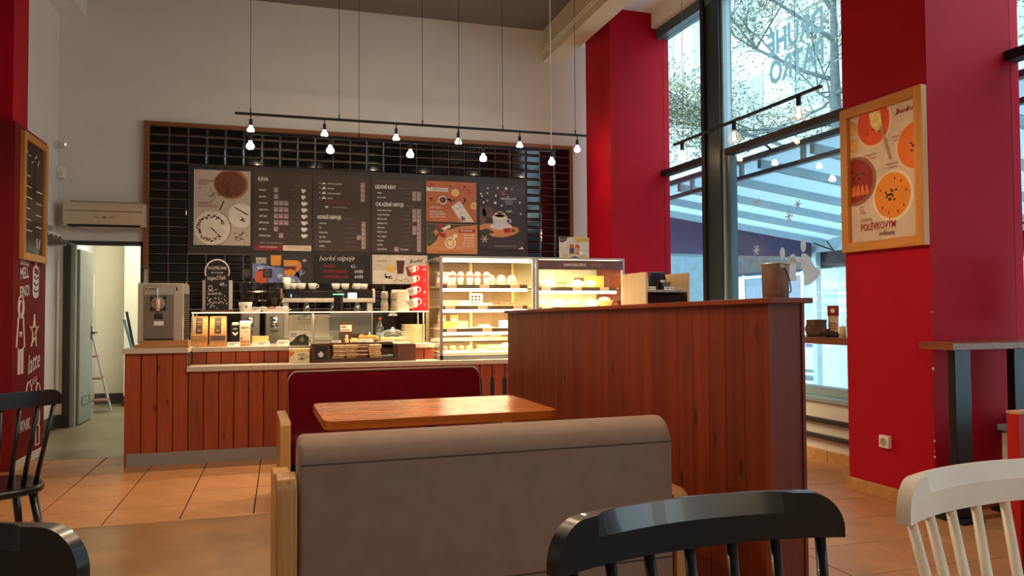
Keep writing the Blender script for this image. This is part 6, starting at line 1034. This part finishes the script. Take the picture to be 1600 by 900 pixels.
o = thingB('bell_sticker', 'pair of white christmas bell stickers on the window above the bucket', 'sticker', (4.543, 5.62, 1.40), -pi / 2)
def bell(nm, cx, cz, s, tilt):
    pts = [(-0.16, -0.02), (-0.11, 0.05), (-0.09, 0.16), (-0.05, 0.22), (0.0, 0.24), (0.05, 0.22), (0.09, 0.16), (0.11, 0.05), (0.16, -0.02), (0.06, -0.045), (-0.06, -0.045)]
    obj(nm, MB().prism([(cx + s * (a * 0.72 * cos(tilt) - b * sin(tilt)), cz + s * (a * 0.72 * sin(tilt) + b * cos(tilt))) for a, b in pts], -0.001, 0, 'Y'), film, o)
bell('bell', 0.20, 0.10, 1.0, 0.5); bell('bell', -0.08, 0.12, 0.85, -0.25); obj('bow', MB().prism(ell(-0.18, 0.33, 0.035, 0.055, 12), -0.001, 0, 'Y').prism(ell(0.10, 0.38, 0.035, 0.06, 12), -0.001, 0, 'Y').prism(ell(0.0, 0.26, 0.09, 0.03, 12), -0.001, 0, 'Y'), film, o)
o = thingB('window_poster', 'white poster with a pink letter on the window at the right edge', 'poster', (4.543, 3.44, 1.12), -pi / 2); obj('sheet', MB().box(0, 0.5, -0.002, 0, 0, 0.42), paper, o); text('AKCE', 0.12, P('pink_print', (226, 70, 100), 0.5), o, 0.03, 0.22, -0.004, bold=0.01)
# ------------------------------------------------------------------ outdoors
pave = P('pavement', (190, 192, 192), 0.8, var=0.1, scale=1.2)
struct('ground', MB().box(4.67, 40, -12, 45, -0.15, -0.02), pave, B=True)
kb = struct('kerb', MB().box(9.2, 9.4, -12, 45, -0.02, 0.05).box(10.4, 10.5, -12, 45, -0.02, 0.03), P('kerb_dark', (110, 116, 120), 0.8), B=True)
aw = thingB('awning', 'pale blue terrace awning with steel rafters outside the window', 'awning', (0, 0, 0))
fabric = P('awning_fabric', (222, 232, 238), 0.8, var=0.05); mt_, nt_2 = fabric, fabric.node_tree
tl = nt_2.nodes.new('ShaderNodeBsdfTranslucent'); tl.inputs[0].default_value = rgb(216, 230, 238); mxs = nt_2.nodes.new('ShaderNodeMixShader'); mxs.inputs[0].default_value = 0.6
nt_2.links.new(nt_2.nodes['Principled BSDF'].outputs[0], mxs.inputs[1]); nt_2.links.new(tl.outputs[0], mxs.inputs[2]); nt_2.links.new(mxs.outputs[0], nt_2.nodes['Material Output'].inputs[0])
steelb = P('rafter_blue', (176, 192, 200), 0.5, var=0.05); AX0, AX1 = 5.0, 8.6
def az(x): return 2.70 - 0.128 * (x - AX0)
AY0, AY1 = -3.0, 10.2
obj('membrane', MB().prism([(AX0, az(AX0) + 0.10), (AX1, az(AX1) + 0.10), (AX1, az(AX1) + 0.115), (AX0, az(AX0) + 0.115)], AY0, AY1, 'Y'), fabric, aw)
for k in range(17): y = AY0 + 0.1 + 0.8 * k; obj('rafter', MB().prism([(AX0, az(AX0)), (AX1, az(AX1)), (AX1, az(AX1) + 0.09), (AX0, az(AX0) + 0.09)], y, y + 0.06, 'Y'), steelb, aw)
obj('inner_beam', MB().box(AX0 - 0.04, AX0 + 0.02, AY0, AY1, 2.80, 2.85), P('beam_plum', (70, 66, 82), 0.5), aw); obj('inner_beam_low', MB().box(AX0 - 0.04, AX0 + 0.02, AY0, AY1, 2.62, 2.66), P('beam_plum', (70, 66, 82), 0.5), aw)
for k in range(14): y = AY0 + 0.2 + 0.98 * k; obj('truss_post', MB().box(AX0 - 0.03, AX0 + 0.01, y, y + 0.04, 2.66, 2.80), steelb, aw)
obj('gutter', MB().cyl((AX0 - 0.15, AY0, 2.93), (AX0 - 0.15, AY1, 2.93), 0.03, None, 8), dark_metal, aw)
for k in range(12): y = AY0 + 0.3 + 1.15 * k; obj('gutter_arm', MB().cyl((AX0 - 0.15, y, 2.93), (AX0, y, 2.83), 0.012, None, 6), dark_metal, aw)
obj('outer_beam', MB().box(AX1 - 0.05, AX1 + 0.05, AY0, AY1, az(AX1) - 0.10, az(AX1) + 0.08), steelb, aw)
for y in (-2.8, 0.6, 3.9, 7.0, 10.1): obj('post', MB().box(AX1 - 0.05, AX1 + 0.05, y, y + 0.1, -0.02, az(AX1)), steelb, aw)
for k in range(12): y = AY0 + 0.6 + 1.1 * k; obj('brace', MB().cyl((AX1 - 0.05, y, az(AX1) - 0.1), (AX1 - 0.30, y + 0.15, az(AX1) + 0.02), 0.012, None, 6).cyl((AX1 - 0.05, y, az(AX1) - 0.1), (AX1 - 0.3, y - 0.15, az(AX1) + 0.02), 0.012, None, 6), dark_metal, aw)
plum = P('plum_curtain', (92, 78, 104), 0.8, var=0.1)
obj('side_curtain', MB().box(AX0, AX1, AY1, AY1 + 0.03, 2.07, 2.80), plum, aw); obj('valance', MB().box(AX1 + 0.06, AX1 + 0.08, 3.0, AY1, 1.9, 2.33), P('valance_dark', (54, 46, 54), 0.8, var=0.4, scale=6), aw)
ws = thingB('wind_screen', 'pale blue panel closing the end of the terrace', 'screen', (0, 0, 0)); obj('panel', MB().box(5.0, 6.7, 10.0, 10.03, 0.0, 2.03), P('screen_pale', (182, 214, 226), 0.5), ws); obj('top_rail', MB().box(5.0, 6.7, 9.99, 10.04, 2.03, 2.06), pale_metal, ws); obj('foot', MB().box(5.0, 5.1, 9.9, 10.13, -0.02, 0.02).box(6.6, 6.7, 9.9, 10.13, -0.02, 0.02), pale_metal, ws)
# shop front across the street
sf = thingB('shop_building', 'pale building across the street with a glazed shop front', 'building', (0, 0, 0))
pale = P('facade_pale', (172, 168, 168), 0.9, var=0.04, scale=1.5); fx = 17.0
obj('wall', MB().box(fx, fx + 0.5, -5, 44, 3.3, 17), pale, sf); obj('fascia', MB().box(fx - 0.1, fx + 0.5, -5, 44, 2.55, 3.3), P('fascia_dark', (58, 50, 52), 0.7, var=0.4, scale=3), sf)
obj('ground_wall', MB().box(fx + 0.3, fx + 0.5, -5, 44, 0, 2.6), P('shop_blue', (96, 112, 140), 0.7), sf); shopg = P('shop_glass', (92, 108, 130), 0.15); wf = P('shop_frame', (226, 232, 232), 0.5)
for k in range(26):
    y = -3 + 1.6 * k; m_ = (shopg, P('lit_window', (226, 204, 150), 0.6, emit=0.5, ecol=(1, 0.8, 0.5)), P('curtain_green', (150, 186, 170), 0.6), shopg)[k % 4]
    o = obj('shop_window', MB().box(fx + 0.24, fx + 0.3, y + 0.06, y + 1.54, 0.9, 2.35), m_, sf); obj('lower_panel', MB().box(fx + 0.24, fx + 0.3, y + 0.06, y + 1.54, 0.1, 0.82), (shopg, P('lit_window', (226, 204, 150), 0.6), wf, wf)[k % 4], sf); obj('frame', MB().box(fx + 0.2, fx + 0.3, y - 0.05, y + 0.05, 0, 2.5).box(fx + 0.2, fx + 0.3, y, y + 1.6, 0.82, 0.9).box(fx + 0.2, fx + 0.3, y, y + 1.6, 2.36, 2.46), wf, sf)
for r_ in range(3):
    for k in range(14):
        y = 1.6 + 3.0 * k; z = 4.3 + 3.4 * r_; o = obj('window', MB().box(fx - 0.05, fx + 0.01, y, y + 1.5, z, z + 2.0).box(fx - 0.12, fx, y - 0.1, y + 1.6, z - 0.12, z), P('win_frame', (170, 172, 172), 0.6), sf); obj('window_pane', MB().box(fx - 0.06, fx - 0.045, y + 0.12, y + 0.69, z + 0.12, z + 1.88).box(fx - 0.06, fx - 0.045, y + 0.81, y + 1.38, z + 0.12, z + 1.88), P('win_glass', (140, 150, 154), 0.3), o)
o = thingB('notice_board', 'white menu board with a grid of notices on the terrace', 'board', (8.35, 0, 0)); obj('panel', MB().box(0, 0.04, 9.0, 9.75, -0.02, 1.85), P('board_white', (222, 228, 226), 0.6), o); ln = MB()
for a in range(2):
    for b in range(6): ln.box(-0.004, 0, 9.42 + 0.16 * a, 9.56 + 0.16 * a, 0.75 + 0.13 * b, 0.86 + 0.13 * b)
obj('notice', ln, P('notice_blue', (166, 206, 220), 0.6), o)
# tree
tr_ = thingB('street_tree', 'street tree with sparse autumn leaves outside the upper window', 'tree', (10.9, 12.2, -0.02)); brk = P('tree_bark', (84, 92, 94), 0.9, var=0.3, scale=20); tips = []
obj('trunk', MB().tube([(0, 0, 0), (0.05, 0.05, 2.5), (0.0, 0.0, 4.6), (0.1, 0.15, 6.0), (0.05, 0.1, 8.2)], [0.16, 0.13, 0.11, 0.09, 0.04], 9), brk, tr_, smooth=True)
R_ = random.Random(11)
def branch(p, d, l, r, lev):
    pts = [Vector(p)]; dd_ = Vector(d).normalized()
    for i in range(5):
        dd_ = (dd_ + Vector((R_.uniform(-.22, .22), R_.uniform(-.22, .22), R_.uniform(-.10, .16)))).normalized(); pts.append(pts[-1] + dd_ * l / 5)
    mbs[lev].tube(pts, [r * (1 - 0.75 * i / 5) for i in range(6)], 6)
    if lev < 2:
        for i in range(2, 6):
            for _ in range(2): e_ = (dd_ + Vector((R_.uniform(-.9, .9), R_.uniform(-.9, .9), R_.uniform(-.5, .7)))).normalized(); branch(pts[i], e_, l * 0.55, r * 0.45, lev + 1)
    if lev > 0:
        for q in pts[1:]: tips.append(q)
mains = [((0, 0, 4.2), (-0.3, 1, 0.25)), ((0, 0, 4.6), (-0.4, -0.9, 0.5)), ((0.05, 0.05, 5.2), (0.5, 0.9, 0.35)), ((0.1, 0.1, 5.8), (-0.2, 0.9, 0.5)), ((0, 0, 5.5), (0.2, -1, 0.4)), ((0.05, 0.1, 6.6), (-0.3, 0.8, 0.6)), ((0.05, 0.1, 7.2), (0.2, 0.7, 0.8)), ((0, 0, 3.9), (0.3, 1.0, 0.1)), ((0.05, 0.1, 7.4), (-0.1, -0.8, 0.7)), ((0, 0, 4.9), (-0.1, 1.0, 0.15))]
for p, d in mains:
    mbs = [MB(), MB(), MB()]; branch(p, d, 3.4, 0.05, 0); b_ = obj('branch', mbs[0], brk, tr_, smooth=True)
    q_ = MB(); 
    for mm in mbs[1:]:
        n0 = len(q_.v); q_.v += mm.v; q_.f += [tuple(n0 + i for i in f) for f in mm.f]
    obj('twigs', q_, brk, b_, kind='stuff')
lv = MB()
for q in tips:
    for _ in range(11):
        c_ = q + Vector((R_.gauss(0, .2), R_.gauss(0, .2), R_.gauss(0, .2))); a = Vector((R_.uniform(-1, 1), R_.uniform(-1, 1), R_.uniform(-1, 1))).normalized(); b_2 = a.orthogonal().normalized(); s_ = R_.uniform(0.03, 0.055); n0 = len(lv.v)
        lv.v += [tuple(c_ + a * s_), tuple(c_ + b_2 * s_ * 0.6), tuple(c_ - a * s_), tuple(c_ - b_2 * s_ * 0.6)]; lv.f.append((n0, n0 + 1, n0 + 2, n0 + 3))
fo = obj('foliage', lv, P('autumn_leaf', (120, 128, 92), 0.7, var=0.5, scale=3), tr_, kind='stuff')
